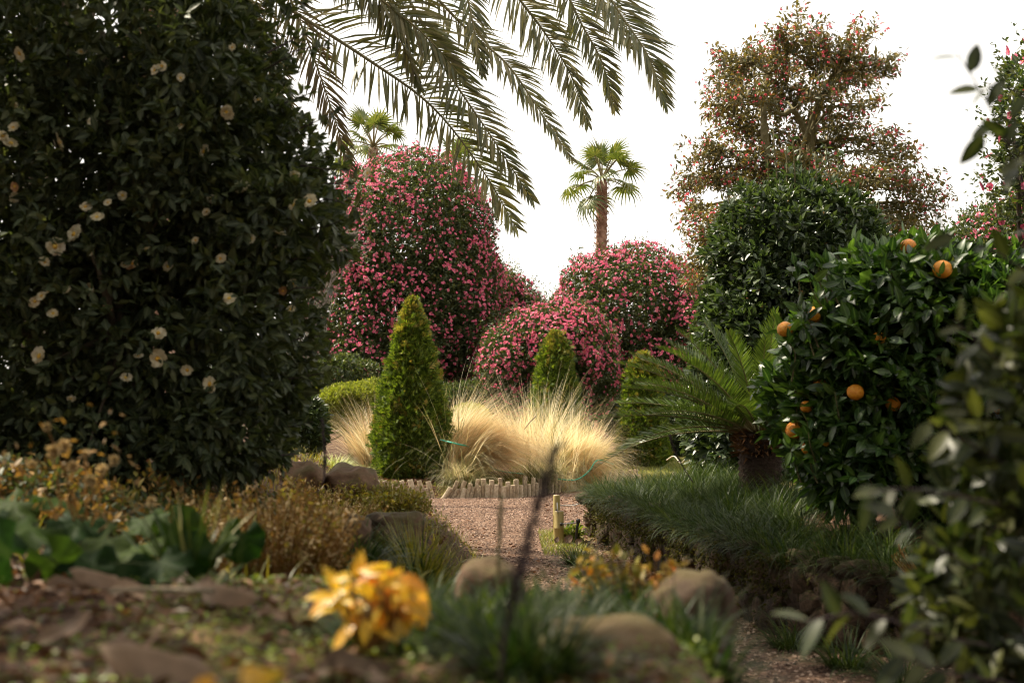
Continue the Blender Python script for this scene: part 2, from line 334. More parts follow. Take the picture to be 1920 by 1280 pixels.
def ground_mat():
    m, n = _mat('ground'); N = n.nodes.new; Lk = n.links.new
    o = N('ShaderNodeOutputMaterial'); p = N('ShaderNodeBsdfPrincipled'); tc = N('ShaderNodeTexCoord')
    at_ = N('ShaderNodeAttribute'); at_.attribute_name = 'zone'; sp = N('ShaderNodeSeparateColor'); Lk(at_.outputs['Color'], sp.inputs[0])
    def nz(s, d=6):
        a = N('ShaderNodeTexNoise'); a.inputs['Scale'].default_value = s; a.inputs['Detail'].default_value = d; a.inputs['Roughness'].default_value = .7; Lk(tc.outputs['Object'], a.inputs['Vector']); return a
    def ramp(src, cs):
        c = N('ShaderNodeValToRGB'); e = c.color_ramp.elements
        while len(e) < len(cs): e.new(.5)
        for i, (q, k) in enumerate(cs): e[i].position = q; e[i].color = (*k, 1)
        Lk(src, c.inputs[0]); return c.outputs[0]
    a, b, c = nz(14), nz(9), nz(45)
    soil = ramp(a.outputs['Fac'], [(.3, (.028, .015, .01)), (.5, (.07, .035, .02)), (.7, (.13, .07, .038))])
    vo = N('ShaderNodeTexVoronoi'); vo.inputs['Scale'].default_value = 45; Lk(tc.outputs['Object'], vo.inputs['Vector'])
    sv = N('ShaderNodeSeparateColor'); Lk(vo.outputs['Color'], sv.inputs[0])
    grav = ramp(sv.outputs[0], [(0, (.06, .032, .02)), (.5, (.15, .085, .055)), (1, (.28, .18, .125))])
    grass = ramp(b.outputs['Fac'], [(.3, (.08, .075, .02)), (.5, (.18, .17, .04)), (.7, (.30, .25, .08))])
    def mixc(f, x, y):
        q = N('ShaderNodeMix'); q.data_type = 'RGBA'; Lk(f, q.inputs['Factor']); Lk(x, q.inputs['A']); Lk(y, q.inputs['B']); return q.outputs['Result']
    def edge(s):
        s1 = N('ShaderNodeMath'); s1.operation = 'MULTIPLY_ADD'; Lk(c.outputs['Fac'], s1.inputs[0]); s1.inputs[1].default_value = 1.2; s1.inputs[2].default_value = -.6
        s2 = N('ShaderNodeMath'); s2.operation = 'ADD'; Lk(s, s2.inputs[0]); Lk(s1.outputs[0], s2.inputs[1])
        r = N('ShaderNodeMapRange'); r.inputs['From Min'].default_value = .35; r.inputs['From Max'].default_value = .65; Lk(s2.outputs[0], r.inputs[0]); return r.outputs[0]
    col = mixc(edge(sp.outputs[0]), soil, grav); col = mixc(edge(sp.outputs[1]), col, grass)
    Lk(col, p.inputs['Base Color']); p.inputs['Roughness'].default_value = .95; p.inputs['Specular IOR Level'].default_value = .2
    bp = N('ShaderNodeBump'); bp.inputs['Strength'].default_value = .8; bp.inputs['Distance'].default_value = .02
    s = N('ShaderNodeMath'); s.operation = 'ADD'; Lk(vo.outputs['Distance'], s.inputs[0]); Lk(c.outputs['Fac'], s.inputs[1]); Lk(s.outputs[0], bp.inputs['Height'])
    Lk(bp.outputs[0], p.inputs['Normal']); Lk(p.outputs[0], o.inputs[0]); return m
M['ground'] = ground_mat()
# ------------------------------------------------------------------ terrain
def build_ground():
    xs = np.concatenate([-np.geomspace(400, 5, 40), np.arange(-4.9, 5, .06), np.geomspace(5.05, 400, 40)])
    ys = np.concatenate([[-300, -100, -40, -15, -8], np.arange(-5, 0, .5), np.arange(0, 14, .06), np.arange(14, 26, .07), np.geomspace(26.2, 600, 40)])
    X, Y = np.meshgrid(xs, ys); Z = gh(X, Y); nx, ny = len(xs), len(ys)
    V = np.stack([X, Y, Z], -1).reshape(-1, 3)
    i = (np.arange(ny-1)[:, None]*nx+np.arange(nx-1)[None]).ravel()
    F = np.concatenate([np.stack([i, i+1, i+nx+1], -1), np.stack([i, i+nx+1, i+nx], -1)])
    g = Geo(); g.add(V, F); o = g.build('ground', [M['ground']]); o['kind'] = 'structure'
    x, y = V[:, 0], V[:, 1]
    inb = sm(.1, -.15, xb_(y)-x); inr = sm(.1, .0, x-xw_(y)); beyond = sm(.05, -.1, y-yl_(x))
    pathz = inb*np.where(y < 13.2, inr, sm(3.0, 1.2, x-.2*(y-13)))*beyond*(y > -1)
    grass = np.zeros(len(x))
    grass += .62*(y > yl_(x))*sm(21.5, 19.5, y-.0*x)*sm(-.0, .6, np.abs(x+1.35)) + .8*sm(1.6, 2.4, x)*sm(14, 15, y)*sm(27, 25, y)
    grass += (y < 3.6)*(x > -.6)*(x < .3)*.42 + .3*(x < xb_(y)-.2)*(y > 3.6)*(y < 18) + .5*sm(-.5, 0, x-.0)*(y > 11)*(y < 14)*(x > .35)
    ca = o.data.color_attributes.new('zone', 'FLOAT_COLOR', 'POINT')
    ca.data.foreach_set('color', np.stack([pathz, np.clip(grass, 0, 1), 0*x, 0*x+1], -1).astype(np.float32).ravel())
build_ground()
# gravel chips on the path
def chips():
    n = 26000; y = rng.uniform(8.5, 20, n); x = rng.uniform(-1.9, 1.6, n)
    k = (x > xb_(y)-.1) & ((x < xw_(y)-.02) | (y > 13.3)) & (y < yl_(x)); x, y = x[k], y[k]
    n2 = 7000; y2 = rng.uniform(5.4, 8.5, n2); x2 = rng.uniform(.6, 3.2, n2); k = (x2 > xb_(y2)-.1) & (x2 < xw_(y2)-.02)
    x = np.r_[x, x2[k]]; y = np.r_[y, y2[k]]; n = len(x)
    s = rng.uniform(.004, .013, n)
    tp = T_([(1, 0, 0), (-1, .1, 0), (0, 1.1, 0), (.1, -1, 0), (.1, .1, .75), (0, 0, -.6)], [(0, 2, 4), (2, 1, 4), (1, 3, 4), (3, 0, 4)], [(0, 0)]*6)
    d = rng.normal(size=(n, 3)); d[:, 2] *= .2; Mx = frames(d, np.tile([0, 0, 1.], (n, 1))+rng.normal(size=(n, 3))*.2)*s[:, None, None]
    g = Geo(); g.inst(tp, Mx, np.stack([x, y, gh(x, y)+s*.3], -1))
    tag(g.build('path_gravel', [leafmat('gravel_chip', [(.05, .026, .016), (.16, .092, .062), (.45, .32, .24)], .85, 0, rib=0)], smooth=False), 'reddish brown gravel chips covering the garden path', None, kind='stuff')
chips()
# ------------------------------------------------------------------ crowns
def dnoise(d, s=3.0, seed=0):
    q = d*s+seed; return (np.sin(q[:, 0]*1.7+q[:, 1]*.9)+np.sin(q[:, 1]*2.3-q[:, 2]*1.1)+np.sin(q[:, 2]*1.9+q[:, 0]*1.3)+.6*np.sin(q[:, 0]*4.1+q[:, 2]*3.7)+.6*np.cos(q[:, 1]*4.7-q[:, 0]*3.1))/4.2
def crown_points(blobs, n, shell=.72, bump=.1, bs=3.0, zmin=None):
    C = np.array([b[0] for b in blobs], float); R = np.array([b[1] for b in blobs], float)
    wgt = (R[:, 0]*R[:, 2]+R[:, 1]*R[:, 2]+R[:, 0]*R[:, 1]); wgt /= wgt.sum()
    P = []; Nn = []; c = 0
    while c < n:
        k = rng.choice(len(blobs), n*2, p=wgt); d = nrm(rng.normal(size=(n*2, 3)))
        r = (shell+(1-shell)*rng.random(n*2)**.6)*(1+bump*dnoise(d, bs, 0)+bump*.6*dnoise(d*R[k], bs*3, 2))
        p = C[k]+d*R[k]*r[:, None]; ok = np.ones(len(p), bool)
        for j in range(len(blobs)):
            q = np.linalg.norm((p-C[j])/R[j], axis=1); ok &= (j == k) | (q > shell)
        if zmin is not None: ok &= p[:, 2] > zmin
        P.append(p[ok]); Nn.append(nrm(d/R[k])[ok]); c += ok.sum()
    return np.concatenate(P)[:n], np.concatenate(Nn)[:n]
def leaves_on(P, N, per, L, spread=.8, up=.25, jit=.5, lvar=.25, off=.35, droop=0.):
    p = np.repeat(P, per, 0); n = np.repeat(N, per, 0); m = len(p)
    d = nrm(n*.8+rng.normal(size=(m, 3))*spread+np.array([0, 0, up-droop]))
    l = L*rng.uniform(1-lvar, 1+lvar, m)
    T = p+d*l[:, None]*off*rng.random((m, 1))
    nn = nrm(n*.5+np.array([0, 0, .8])+rng.normal(size=(m, 3))*jit)
    return frames(d, nn)*l[:, None, None], T, l
def limbs(base, blobs, r0, geo, n=26, mat=0, jit=.12):
    base = np.asarray(base, float); C = [np.asarray(b[0], float) for b in blobs]
    top = max(C, key=lambda c: c[2]); mid = base+(top-base)*.55
    tube(geo, curve([base, base+(mid-base)*.5+rng.normal(size=3)*jit*.3, mid, top], 14), np.linspace(r0, r0*.3, 14), 8, mat)
    for i in range(n):
        b = blobs[i % len(blobs)]; d = nrm(rng.normal(size=3)); e = np.asarray(b[0])+d*np.asarray(b[1])*.85
        if e[2] < base[2]+.1: e[2] = base[2]+.2+rng.random()*.3
        s = base+(mid-base)*rng.uniform(.3, 1); m_ = (s+e)/2+rng.normal(size=3)*jit
        tube(geo, curve([s, m_, e], 8), np.linspace(r0*.4, r0*.06, 8), 4, mat, False)
def px_blobs(lst, Y, ry=None):
    o = []
    for (x, y, rx, rz, *e) in lst:
        YY = Y+(e[0] if e else 0); k = mpp(YY); o.append((at(x, y, YY), (rx*k, (ry if ry else rx*k), rz*k)))
    return o
def surf_at(px, py, T, rad=22):
    x, y, d = proj(T); q = (np.abs(x-px) < rad) & (np.abs(y-py) < rad)
    return (np.percentile(T[q][:, 1], 12) if q.sum() > 3 else None)
UP = np.array([0, 0, 1.])
# ---- pink camellia (sasanqua) bushes
def pink_bush(label, blobs, nleaf, nfl, leafL, flD, seedling=0, tp=FL_SMALL, leaf=LEAF_LO, name='pink_camellia_bush', per=5, cell=9, twigs=True):
    base = np.mean([b[0] for b in blobs], 0); base[2] = g1(base[0], base[1])-.02
    root = thing(name, label, 'camellia bush', base, 'pink flowering camellia bushes')
    g = Geo(); limbs(base, blobs, .12, g, 30); g.build('trunk', [M['bark']], root)
    zg = base[2]+.02
    P, N = crown_points(blobs, nleaf//per, .80, .11, 4, zmin=zg)
    Mx, T, l = leaves_on(P, N, per, leafL, .8, .25, .6)
    g = Geo(); g.inst(leaf, Mx, T)
    P2, N2 = crown_points([(b[0], tuple(np.array(b[1])*.82)) for b in blobs], nleaf//12, .5, .05, zmin=zg)
    M2, T2, _ = leaves_on(P2, N2, 3, leafL*2.2, 1., 0, .8); g.inst(LEAF_LO, M2, T2)
    # wispy shoots standing proud of the outline
    P3, N3 = crown_points(blobs, 700, .97, .11, 4, zmin=zg+.4)
    for p, n in zip(P3, N3):
        d = nrm(n+UP*.7+rng.normal(size=3)*.2); L = leafL*rng.uniform(1.5, 5)
        t = rng.random((6, 1))*L; tp_ = p+d*t; mm = frames(nrm(d*.6+rng.normal(size=(6, 3))*.7), rng.normal(size=(6, 3))+UP)*leafL*.8
        g.inst(leaf, mm, tp_)
    g.build('foliage', [M['cam_pink']], root, 'stuff')
    # flowers thin out downwards and gather in drifts
    P4, N4 = crown_points(blobs, nfl*3, .95, .11, 4, zmin=zg+.1)
    dn = dnoise(P4, 1.6, 3)*.6+rng.normal(size=len(P4))*.6+.25*N4[:, 2]+.5*dnoise(P4, 5, 7)
    q = np.argsort(-dn)[:nfl]; P4, N4 = P4[q], N4[q]
    n = len(P4); fn = nrm(N4+rng.normal(size=(n, 3))*.45)
    tdir = nrm(np.cross(fn, rng.normal(size=(n, 3)))); s = flD*rng.uniform(.65, 1.15, n)
    Mf = frames(tdir, fn)*s[:, None, None]
    parts_and_rest('flower', tp, Mf, P4+N4*leafL*.5, [M['pink'], M['stamen']], root, 'blossoms', s, 300, cell)
    return root
def B(lst, Y, ry=None): return px_blobs(lst, Y, ry)
pink_bush('tallest rounded camellia bush covered in pink blossoms, standing behind the left cone conifer',
          B([(768, 468, 163, 182), (762, 590, 185, 170), (850, 560, 92, 150), (690, 690, 125, 90)], 28, 1.7), 105000, 6200, .066, .08)
pink_bush('wide domed pink camellia bush in front of the fan palm with the bare trunk',
          B([(1178, 600, 147, 137), (1230, 690, 100, 90), (1120, 690, 100, 100), (1278, 625, 56, 85)], 29, 1.6), 66000, 5000, .066, .082)
pink_bush('small pink camellia bush glimpsed in the gap between the larger ones',
          B([(960, 620, 72, 97), (930, 580, 55, 80)], 31, .9), 16000, 1300, .066, .083)
pink_bush('low front pink camellia bush behind the middle cone conifer',
          B([(1045, 665, 112, 98), (960, 690, 65, 85), (1105, 700, 55, 80)], 25.5, 1.1), 38000, 2700, .062, .078)
pink_bush('pink camellia mass showing over the orange tree at the right edge',
          B([(1905, 480, 130, 105), (1990, 450, 110, 130)], 17, 1.0), 16000, 700, .055, .062)
pink_bush('tall loose camellia with large pink blooms cut by the right edge',
          B([(1950, 200, 75, 130), (1965, 330, 105, 120), (2150, 450, 110, 200), (2200, 650, 120, 250)], 10.5, .5), 9000, 130, .05, .078, tp=FL_PINK, leaf=LEAF_MID, cell=22)
# ---- distant greenery closing the view
def far_wood():
    g = Geo()
    for i in range(46):
        a = -1.15+2.3*i/45; D = 58+rng.uniform(-5, 5); c = np.array([math.sin(a)*D, math.cos(a)*D, 1.0+rng.uniform(-.3, .6)])
        P, N = crown_points([(c, (2.6, 1.8, 2.2))], 700, .8, .12); Mx, T, _ = leaves_on(P, N, 1, .5, 1, .2, .6); g.inst(LEAF_LO, Mx, T)
    tag(g.build('far_hedgerow', [M['cam_dark']]), 'low dark hedgerow far behind the camellia bushes', None, kind='stuff')
far_wood()
def plain_bush(name, label, cat, blobs, mat, n, L, tp=LEAF_LO, group=None, parts=0, cell=14, shell=.75, per=5, stem=.05, up=.25, inner=True, bump=.1):
    base = np.mean([b[0] for b in blobs], 0); base[2] = g1(base[0], base[1])-.02
    root = thing(name, label, cat, base, group); g = Geo(); limbs(base, blobs, stem, g, 18); g.build('trunk', [M['bark']], root)
    P, N = crown_points(blobs, n//per, shell, bump, 4, zmin=base[2]+.03)
    Mx, T, l = leaves_on(P, N, per, L, .8, up, .6)
    g = Geo()
    if inner:
        P2, N2 = crown_points([(b[0], tuple(np.array(b[1])*.8)) for b in blobs], n//8, .35, .05, zmin=base[2]+.03)
        M2, T2, _ = leaves_on(P2, N2, 2, L*1.8, 1., 0, .8); g.inst(LEAF_LO, M2, T2)
    if parts: parts_and_rest('leaf', tp, Mx, T, [mat], root, 'foliage', l, parts, cell, geo=g)
    else: g.inst(tp, Mx, T)
    g.build('foliage', [mat], root, 'stuff')
    return root, T
# ---- low shrubs behind the grasses
plain_bush('low_dark_shrub', 'low dark shrub in the shade behind the right cone conifer', 'shrub', B([(1265, 800, 75, 60), (1180, 770, 60, 50)], 27, .7), M['cam_dark'], 9000, .09)
plain_bush('low_dark_shrub', 'dark leafy shrub between the tall camellia and the dry grasses', 'shrub', B([(900, 745, 90, 30), (640, 705, 70, 40)], 25.4, .5), M['cam_pink'], 7000, .07)
plain_bush('low_dark_shrub', 'low dark shrub tucked under the edge of the cream camellia', 'shrub', B([(560, 800, 50, 60)], 15, .4), M['cam_dark'], 5000, .07)
plain_bush('golden_mound_conifer', 'low yellow-green clipped mound left of the tallest cone conifer', 'shrub', B([(630, 765, 48, 38), (690, 752, 52, 36), (655, 745, 40, 24)], 24, .5), M['golden'], 18000, .055, shell=.8, up=.8, bump=.22)
plain_bush('golden_mound_conifer', 'small yellow-green mound showing over the tawny grass', 'shrub', B([(880, 785, 38, 26)], 23.5, .4), M['golden'], 4000, .055, shell=.85, up=.6)
# ---- cone conifers
def spray_tp():
    v = []; f = []; u = []
    for (x, y, a, l) in [(0, 0, 0, 1), (0, .25, .7, .6), (0, .25, -.7, .6), (0, .5, .6, .42), (0, .5, -.6, .42)]:
        b = len(v); c, s = math.cos(a), math.sin(a); w = .085
        for (p, q) in [(-w, .1*l), (w, .1*l), (0, l)]:
            v.append((x+p*c+q*s, y-p*s+q*c, .05*math.sin(q*3))); u.append((.5, q))
        f.append((b, b+1, b+2))
    return T_(v, f, u)
SPRAY = spray_tp()
def conifer(px, top, bot, hw, Y, label, n, two=None, prof=None):
    k = mpp(Y); b = at(px, bot, Y); z0 = g1(b[0], b[1])-.02; H = at(px, top, Y)[2]-z0; R = hw*k
    base = np.array([b[0], b[1], z0]); root = thing('cone_conifer', label, 'conifer', base, 'clipped cone conifers')
    g = Geo(); tube(g, curve([base, base+UP*H*.9], 8), np.linspace(.05, .008, 8), 7); g.build('trunk', [M['bark']], root)
    def rad(t): return R*np.interp(t, [0, .06, .2, .4, .6, .8, .92, 1], prof or [.62, .88, 1, .86, .60, .31, .10, .0])
    g = Geo()
    for lay, (fr, m_, s0) in enumerate([(1.0, n, 1.0), (.8, n//3, 1.5)]):
        t = rng.random(m_)**1.35
        a = rng.random(m_)*2*math.pi; d = np.stack([np.cos(a), np.sin(a), 0*a], -1)
        q = np.stack([d[:, 0]*2, d[:, 1]*2, t*H*2.2], -1)
        r = rad(t)*fr*(1+.09*dnoise(q, 2.2, px)+.10*dnoise(q, 8, 1)+.07*dnoise(q, 17, 3))*(1-.2*rng.random(m_)**2)+rng.random(m_)**8*.09
        if two is not None:       # a second, shorter leader beside the main tip
            pass
        T = base+d*r[:, None]+UP*(t*H)[:, None]
        dr = nrm(d*.75+UP*.75+rng.normal(size=(m_, 3))*.5); sz = .10*s0*rng.uniform(.6, 1.35, m_)*(1-.45*sm(.8, 1, t))
        Mx = frames(dr, nrm(np.cross(dr, rng.normal(size=(m_, 3)))*.8+d*.5))*sz[:, None, None]
        tip = rng.random(m_) < .05+.6*sm(.72, 1, t)+.5*(dnoise(q, 3.3, 9) > .42)
        g.inst(SPRAY, Mx[~tip], T[~tip], 0); g.inst(SPRAY, Mx[tip], T[tip], 1)
    if two is not None:
        dx, tt, hh = two; m_ = 700; t = rng.random(m_); a = rng.random(m_)*6.28; d = np.stack([np.cos(a), np.sin(a), 0*a], -1)
        T = base+np.array([dx*k, 0, 0])+d*(.07*(1-t))[:, None]+UP*(H*tt+t*hh*k)[:, None]
        dr = nrm(d*.3+UP+rng.normal(size=(m_, 3))*.25); g.inst(SPRAY, frames(dr, rng.normal(size=(m_, 3)))*.08, T, 1)
    g.build('crown', [M['thuja'], M['thuja_tip']], root)
conifer(772, 560, 885, 66, 20, 'tallest pointed cone conifer, left of the dry grasses', 17000, two=(-9, .87, 35))
conifer(1042, 622, 880, 42, 24, 'middle cone conifer rising behind the dry grasses', 9000, prof=[.8, .95, 1, .95, .8, .58, .38, .1])
conifer(1206, 662, 868, 44, 24, 'right cone conifer partly behind the cycad fronds', 9000, prof=[.7, .92, 1, .88, .7, .5, .33, .06])
# ------------------------------------------------------------------ grass blades
def blades(geo, base, az, lean, droop, L, W, K=6, mat=0, pw=1.3, twist=.6, curl=0.):
    n = len(base); L = np.broadcast_to(L, (n,)); W = np.broadcast_to(W, (n,)); P = [base]; p = base.copy(); A = az.copy()
    for k in range(1, K+1):
        t = (k-.5)/K; a = lean+droop*t**pw; A = az+curl*t
        p = p+np.stack([np.sin(a)*np.cos(A), np.sin(a)*np.sin(A), np.cos(a)], -1)*(L/K)[:, None]; P.append(p)
    P = np.stack(P, 1)
    s = np.stack([-np.sin(az), np.cos(az), 0*az], -1); tw = rng.uniform(-twist, twist, n)
    s = nrm(s*np.cos(tw)[:, None]+np.stack([np.cos(az), np.sin(az), .3+0*az], -1)*np.sin(tw)[:, None])
    wp = np.array([.6]+[max(.0, (1-(k/K)**2.2)) for k in range(1, K+1)]); wp[-1] = .04
    Lf = P-s[:, None]*(W[:, None]*wp[None]/2)[..., None]; Rt = P+s[:, None]*(W[:, None]*wp[None]/2)[..., None]
    V = np.stack([Lf, Rt], 2).reshape(-1, 3); st = 2*(K+1)
    q = (np.arange(n)*st)[:, None]+(np.arange(K)*2)[None]; q = q.ravel()
    F = np.concatenate([np.stack([q, q+1, q+3], -1), np.stack([q, q+3, q+2], -1)])
    uv = np.tile(np.stack([np.tile([0, 1.], K+1), np.repeat(np.linspace(0, 1, K+1), 2)], -1), (n, 1))
    geo.add(V, F, uv, mat)
def disc(c, r, n, ground=True):
    a = rng.random(n)*2*math.pi; q = np.sqrt(rng.random(n))*r; x = c[0]+np.cos(a)*q; y = c[1]+np.sin(a)*q
    return np.stack([x, y, (gh(x, y)-.01) if ground else np.full(n, c[2])], -1), a
def clump(name, label, cat, px, py, Y, n, L, W, mats, r=.08, lean=(.1, .7), droop=(.6, 1.6), group=None, K=6, mixw=None, z=None, kind=None, c=None):
    if c is None: c = at(px, py, Y)
    c = np.array([c[0], c[1], g1(c[0], c[1]) if z is None else z])
    g = Geo()
    for mi in range(len(mats)):
        m_ = int(n*(mixw[mi] if mixw else 1/len(mats)))
        b, a = disc(c, r, m_, z is None); a = a+rng.normal(size=m_)*.6
        blades(g, b, a, rng.uniform(*lean, m_), rng.uniform(*droop, m_), L*rng.uniform(.55, 1.1, m_), W*rng.uniform(.7, 1.2, m_), K, mi)
    o = g.build(name, [M[m] for m in mats], origin=c); return tag(o, label, cat, group, kind)
# ---- swept dry ornamental grasses (each clump one thing)
def plume(label, px, py, Y, n, L, sweep, mats, mixw, lean=(.15, .9), droop=(1.0, 2.1), stalks=60, az_s=.9, rr=.3, per=8, W=.0058, tuft=.15):
    c = at(px, py, Y); c = np.array([c[0], c[1], g1(c[0], c[1])]); g = Geo()
    for mi, f in enumerate(mixw):
        wn = max(3, int(n*f/per)); m_ = wn*per; R_ = lambda a: np.repeat(a, per, 0)
        b, a = disc(c, rr, wn); b = R_(b)+rng.normal(size=(m_, 3))*[.02, .02, 0]
        az = R_(sweep+rng.normal(size=wn)*az_s)+rng.normal(size=m_)*tuft
        if mi == len(mixw)-1: az = az+R_(rng.normal(size=wn))*1.0
        le = R_(rng.uniform(*lean, wn))+rng.normal(size=m_)*tuft*.7; dr = R_(rng.uniform(*droop, wn))+rng.normal(size=m_)*tuft*1.6
        ll = R_(L*rng.uniform(.6, 1.1, wn))*rng.uniform(.72, 1.08, m_)
        blades(g, b, az, le, dr, ll, W*rng.uniform(.6, 1.35, m_), 9, mi, 1.2, curl=.15)
    b, a = disc(c, rr, stalks); blades(g, b, a, rng.uniform(.1, 1.0, stalks), rng.uniform(.1, .7, stalks), L*rng.uniform(.9, 1.35, stalks), .0045, 8, 0)
    return tag(g.build('ornamental_grass', [M[m] for m in mats], origin=c), label, 'ornamental grass', 'dry ornamental grasses')
plume('tawny mound of dry grass swept over to the right beside the tallest cone conifer', 862, 893, 19.8, 6200, 1.55, .0, ['straw', 'straw_or', 'straw_gr'], [.45, .45, .10], lean=(.05, .62), droop=(1.5, 2.15), az_s=.36, rr=.26, stalks=30)
plume('pale flowing grass over the crest of the tawny mound', 840, 885, 20.3, 2400, 1.5, .05, ['straw', 'straw_or'], [.8, .2], lean=(.1, .45), droop=(1.1, 1.7), az_s=.35, rr=.2, stalks=40)
plume('bright golden grass clump arching right of the tawny mound', 1065, 886, 21, 3000, 1.2, -.05, ['straw', 'straw_or', 'straw_gr'], [.65, .2, .15], lean=(.0, .75), droop=(1.2, 2.2), az_s=.6, rr=.28, stalks=110)
plume('upright feathery pale grass behind the tawny mound', 1000, 850, 22.5, 1300, 1.35, 1.2, ['straw', 'straw_gr'], [.75, .25], lean=(.05, .7), droop=(.2, 1.0), az_s=2.4, rr=.4, stalks=240)
plume('pale grass tuft under the right end of the golden grasses', 1088, 880, 22.0, 1700, .95, -.2, ['straw', 'straw_gr'], [.6, .4], lean=(.0, .7), droop=(.7, 1.8), az_s=1.2, rr=.3, stalks=70)
plume('thin arching straw grass left of the tallest cone conifer', 705, 868, 21.0, 1300, 1.15, 2.9, ['straw', 'straw_or', 'straw_gr'], [.4, .3, .3], lean=(.05, .75), droop=(.3, 1.3), az_s=.6, rr=.2, stalks=110)
plume('grey-green grass tuft tumbling at the foot of the tawny mound', 868, 908, 19.3, 1100, .62, -.9, ['straw_gr', 'straw'], [.75, .25], lean=(.2, 1.0), droop=(1.0, 2.0), az_s=1.4, rr=.2, stalks=10, tuft=.2)
plume('grey-green grass tuft low between the golden clump and the edging', 1040, 897, 20.5, 1100, .6, -.9, ['straw_gr', 'straw'], [.6, .4], lean=(.2, 1.0), droop=(1.0, 2.0), az_s=1.6, rr=.2, stalks=10, tuft=.2)
plume('low green and straw tuft in the gap right of the tawny mound', 1010, 893, 20.0, 900, .5, .1, ['straw_gr', 'lawn'], [.6, .4], lean=(.2, 1.1), droop=(.8, 1.8), az_s=2, rr=.18, stalks=6, tuft=.2)
plume('slim pale grass directly right of the tallest cone conifer', 850, 870, 21.6, 900, 1.2, .6, ['straw', 'straw_gr'], [.7, .3], lean=(.0, .5), droop=(.1, .9), az_s=1.6, rr=.16, stalks=80)
clump('striped_sedge', 'striped cream and green sedge tuft left of the conifer', 'sedge', 625, 862, 20, 900, .5, .009, ['varieg', 'varieg'], .14, (.2, .9), (.8, 1.8))
clump('striped_sedge', 'flattened striped sedge tuft near the foot of the left conifer', 'sedge', 672, 868, 19.8, 500, .4, .008, ['varieg', 'straw_gr'], .12, (.3, 1.1), (.8, 1.8))
# ---- lawn blades near the edging
def lawn():
    g = Geo(); n = 16000; x = rng.uniform(-2.4, 3.2, n); y = rng.uniform(0.05, 2.2, n)**1.1+yl_(x)
    k = dnoise(np.stack([x*2, y*2, 0*x], -1), 2)+rng.normal(size=n)*.3 > 0; x, y = x[k], y[k]; n = len(x)
    blades(g, np.stack([x, y, gh(x, y)], -1), rng.random(n)*6.28, rng.uniform(0, .8, n), rng.uniform(0, 1, n), rng.uniform(.03, .08, n), .006, 3)
    n = 9000; x = rng.uniform(1.5, 6, n); y = rng.uniform(14, 24.5, n); blades(g, np.stack([x, y, gh(x, y)], -1), rng.random(n)*6.28, rng.uniform(0, .8, n), rng.uniform(0, 1, n), rng.uniform(.03, .08, n), .008, 3)
    n = 1500; x = rng.uniform(.25, .62, n); y = rng.uniform(11.3, 13.6, n); blades(g, np.stack([x, y, gh(x, y)], -1), rng.random(n)*6.28, rng.uniform(0, .8, n), rng.uniform(0, 1, n), rng.uniform(.03, .07, n), .006, 3)
    tag(g.build('lawn_grass', [M['lawn']]), 'short yellow-green grass behind the log edging', None, kind='stuff')
lawn()
# dry leaves under the left conifer
def scatter_litter(name, label, x, y, L, mat, tp=LEAF_MID, lift=.01):
    n = len(x); d = rng.normal(size=(n, 3)); d[:, 2] *= .25; l = L*rng.uniform(.6, 1.3, n)
    Mx = frames(d, UP+rng.normal(size=(n, 3))*.45)*l[:, None, None]; g = Geo(); g.inst(tp, Mx, np.stack([x, y, gh(x, y)+lift*rng.random(n)], -1))
    return tag(g.build(name, [mat]), label, None, kind='stuff')
n = 2600; yy = rng.uniform(8.7, 19, n); uu = rng.random(n); e_ = rng.random(n)**2*.55; xx = np.where(uu < .5, xb_(yy)+e_-.1, np.where(yy < 13.2, xw_(yy), .9)-e_)
scatter_litter('path_edge_litter', 'dead leaves gathered along both edges of the gravel path', xx, yy, .04, M['litter'], lift=.02)
n = 1500; scatter_litter('dry_leaf_litter', 'reddish dry leaves strewn under the tallest conifer', rng.normal(-1.3, .35, n), rng.uniform(19.2, 20.3, n), .05, M['litter'], lift=.04)
n = 1800; yy = rng.uniform(5.5, 12, n); scatter_litter('bed_leaf_litter', 'brown leaves and twigs lying in the raised bed under the orange tree', xw_(yy)+rng.uniform(.3, 3, n), yy, .06, M['litter'], lift=.03)
# ------------------------------------------------------------------ log edging
def log_mesh(seed):
    r_ = np.random.default_rng(seed); g = Geo(); P = np.array([[0, 0, -.12], [0, 0, 0], [0, 0, .5], [0, 0, .96], [0, 0, 1]], float); R = np.array([1, 1.02, .98, .97, .86])*.036
    P[2, :2] += r_.normal(size=2)*.002; tube(g, P, R, 12); return g.mesh('stake', [M['log']], smooth=False)
def edging():
    root = thing('log_edging', 'uneven row of short sawn log stakes edging the gravel path', 'log edging', (-.3, 18.9, 0))
    ms = [log_mesh(i) for i in range(4)]
    x = -2.0; i = 0
    while x < 2.0:
        y = float(yl_(x))+random.uniform(-.012, .012)
        pxx = 960+x/y*FX
        if 812 < pxx < 832: x += .02; continue
        lean = (-.24+random.uniform(-.05, .05)) if pxx < 812 else (.62*max(0, (905-pxx)/75)+random.uniform(-.05, .1)) if pxx < 905 else random.uniform(-.05, .06)
        h = (.235 if i % 2 else .155)*random.uniform(.85, 1.1) + (.02 if pxx > 900 else 0)
        th = random.uniform(.85, 1.1)
        rot = Matrix.Rotation(lean, 3, 'Y') @ Matrix.Rotation(random.uniform(-.08, .12), 3, 'X') @ Matrix.Rotation(random.uniform(0, 6), 3, 'Z')
        m = np.array(rot) @ np.diag([th, th, h/1.0])
        yy = y-(.03 if i % 2 == 0 else .0)
        place('stake', ms[i % 4], m, (x, yy, -.005), root)
        x += (.062 if pxx > 905 or pxx < 812 else .066)*th*.92; i += 1
edging()
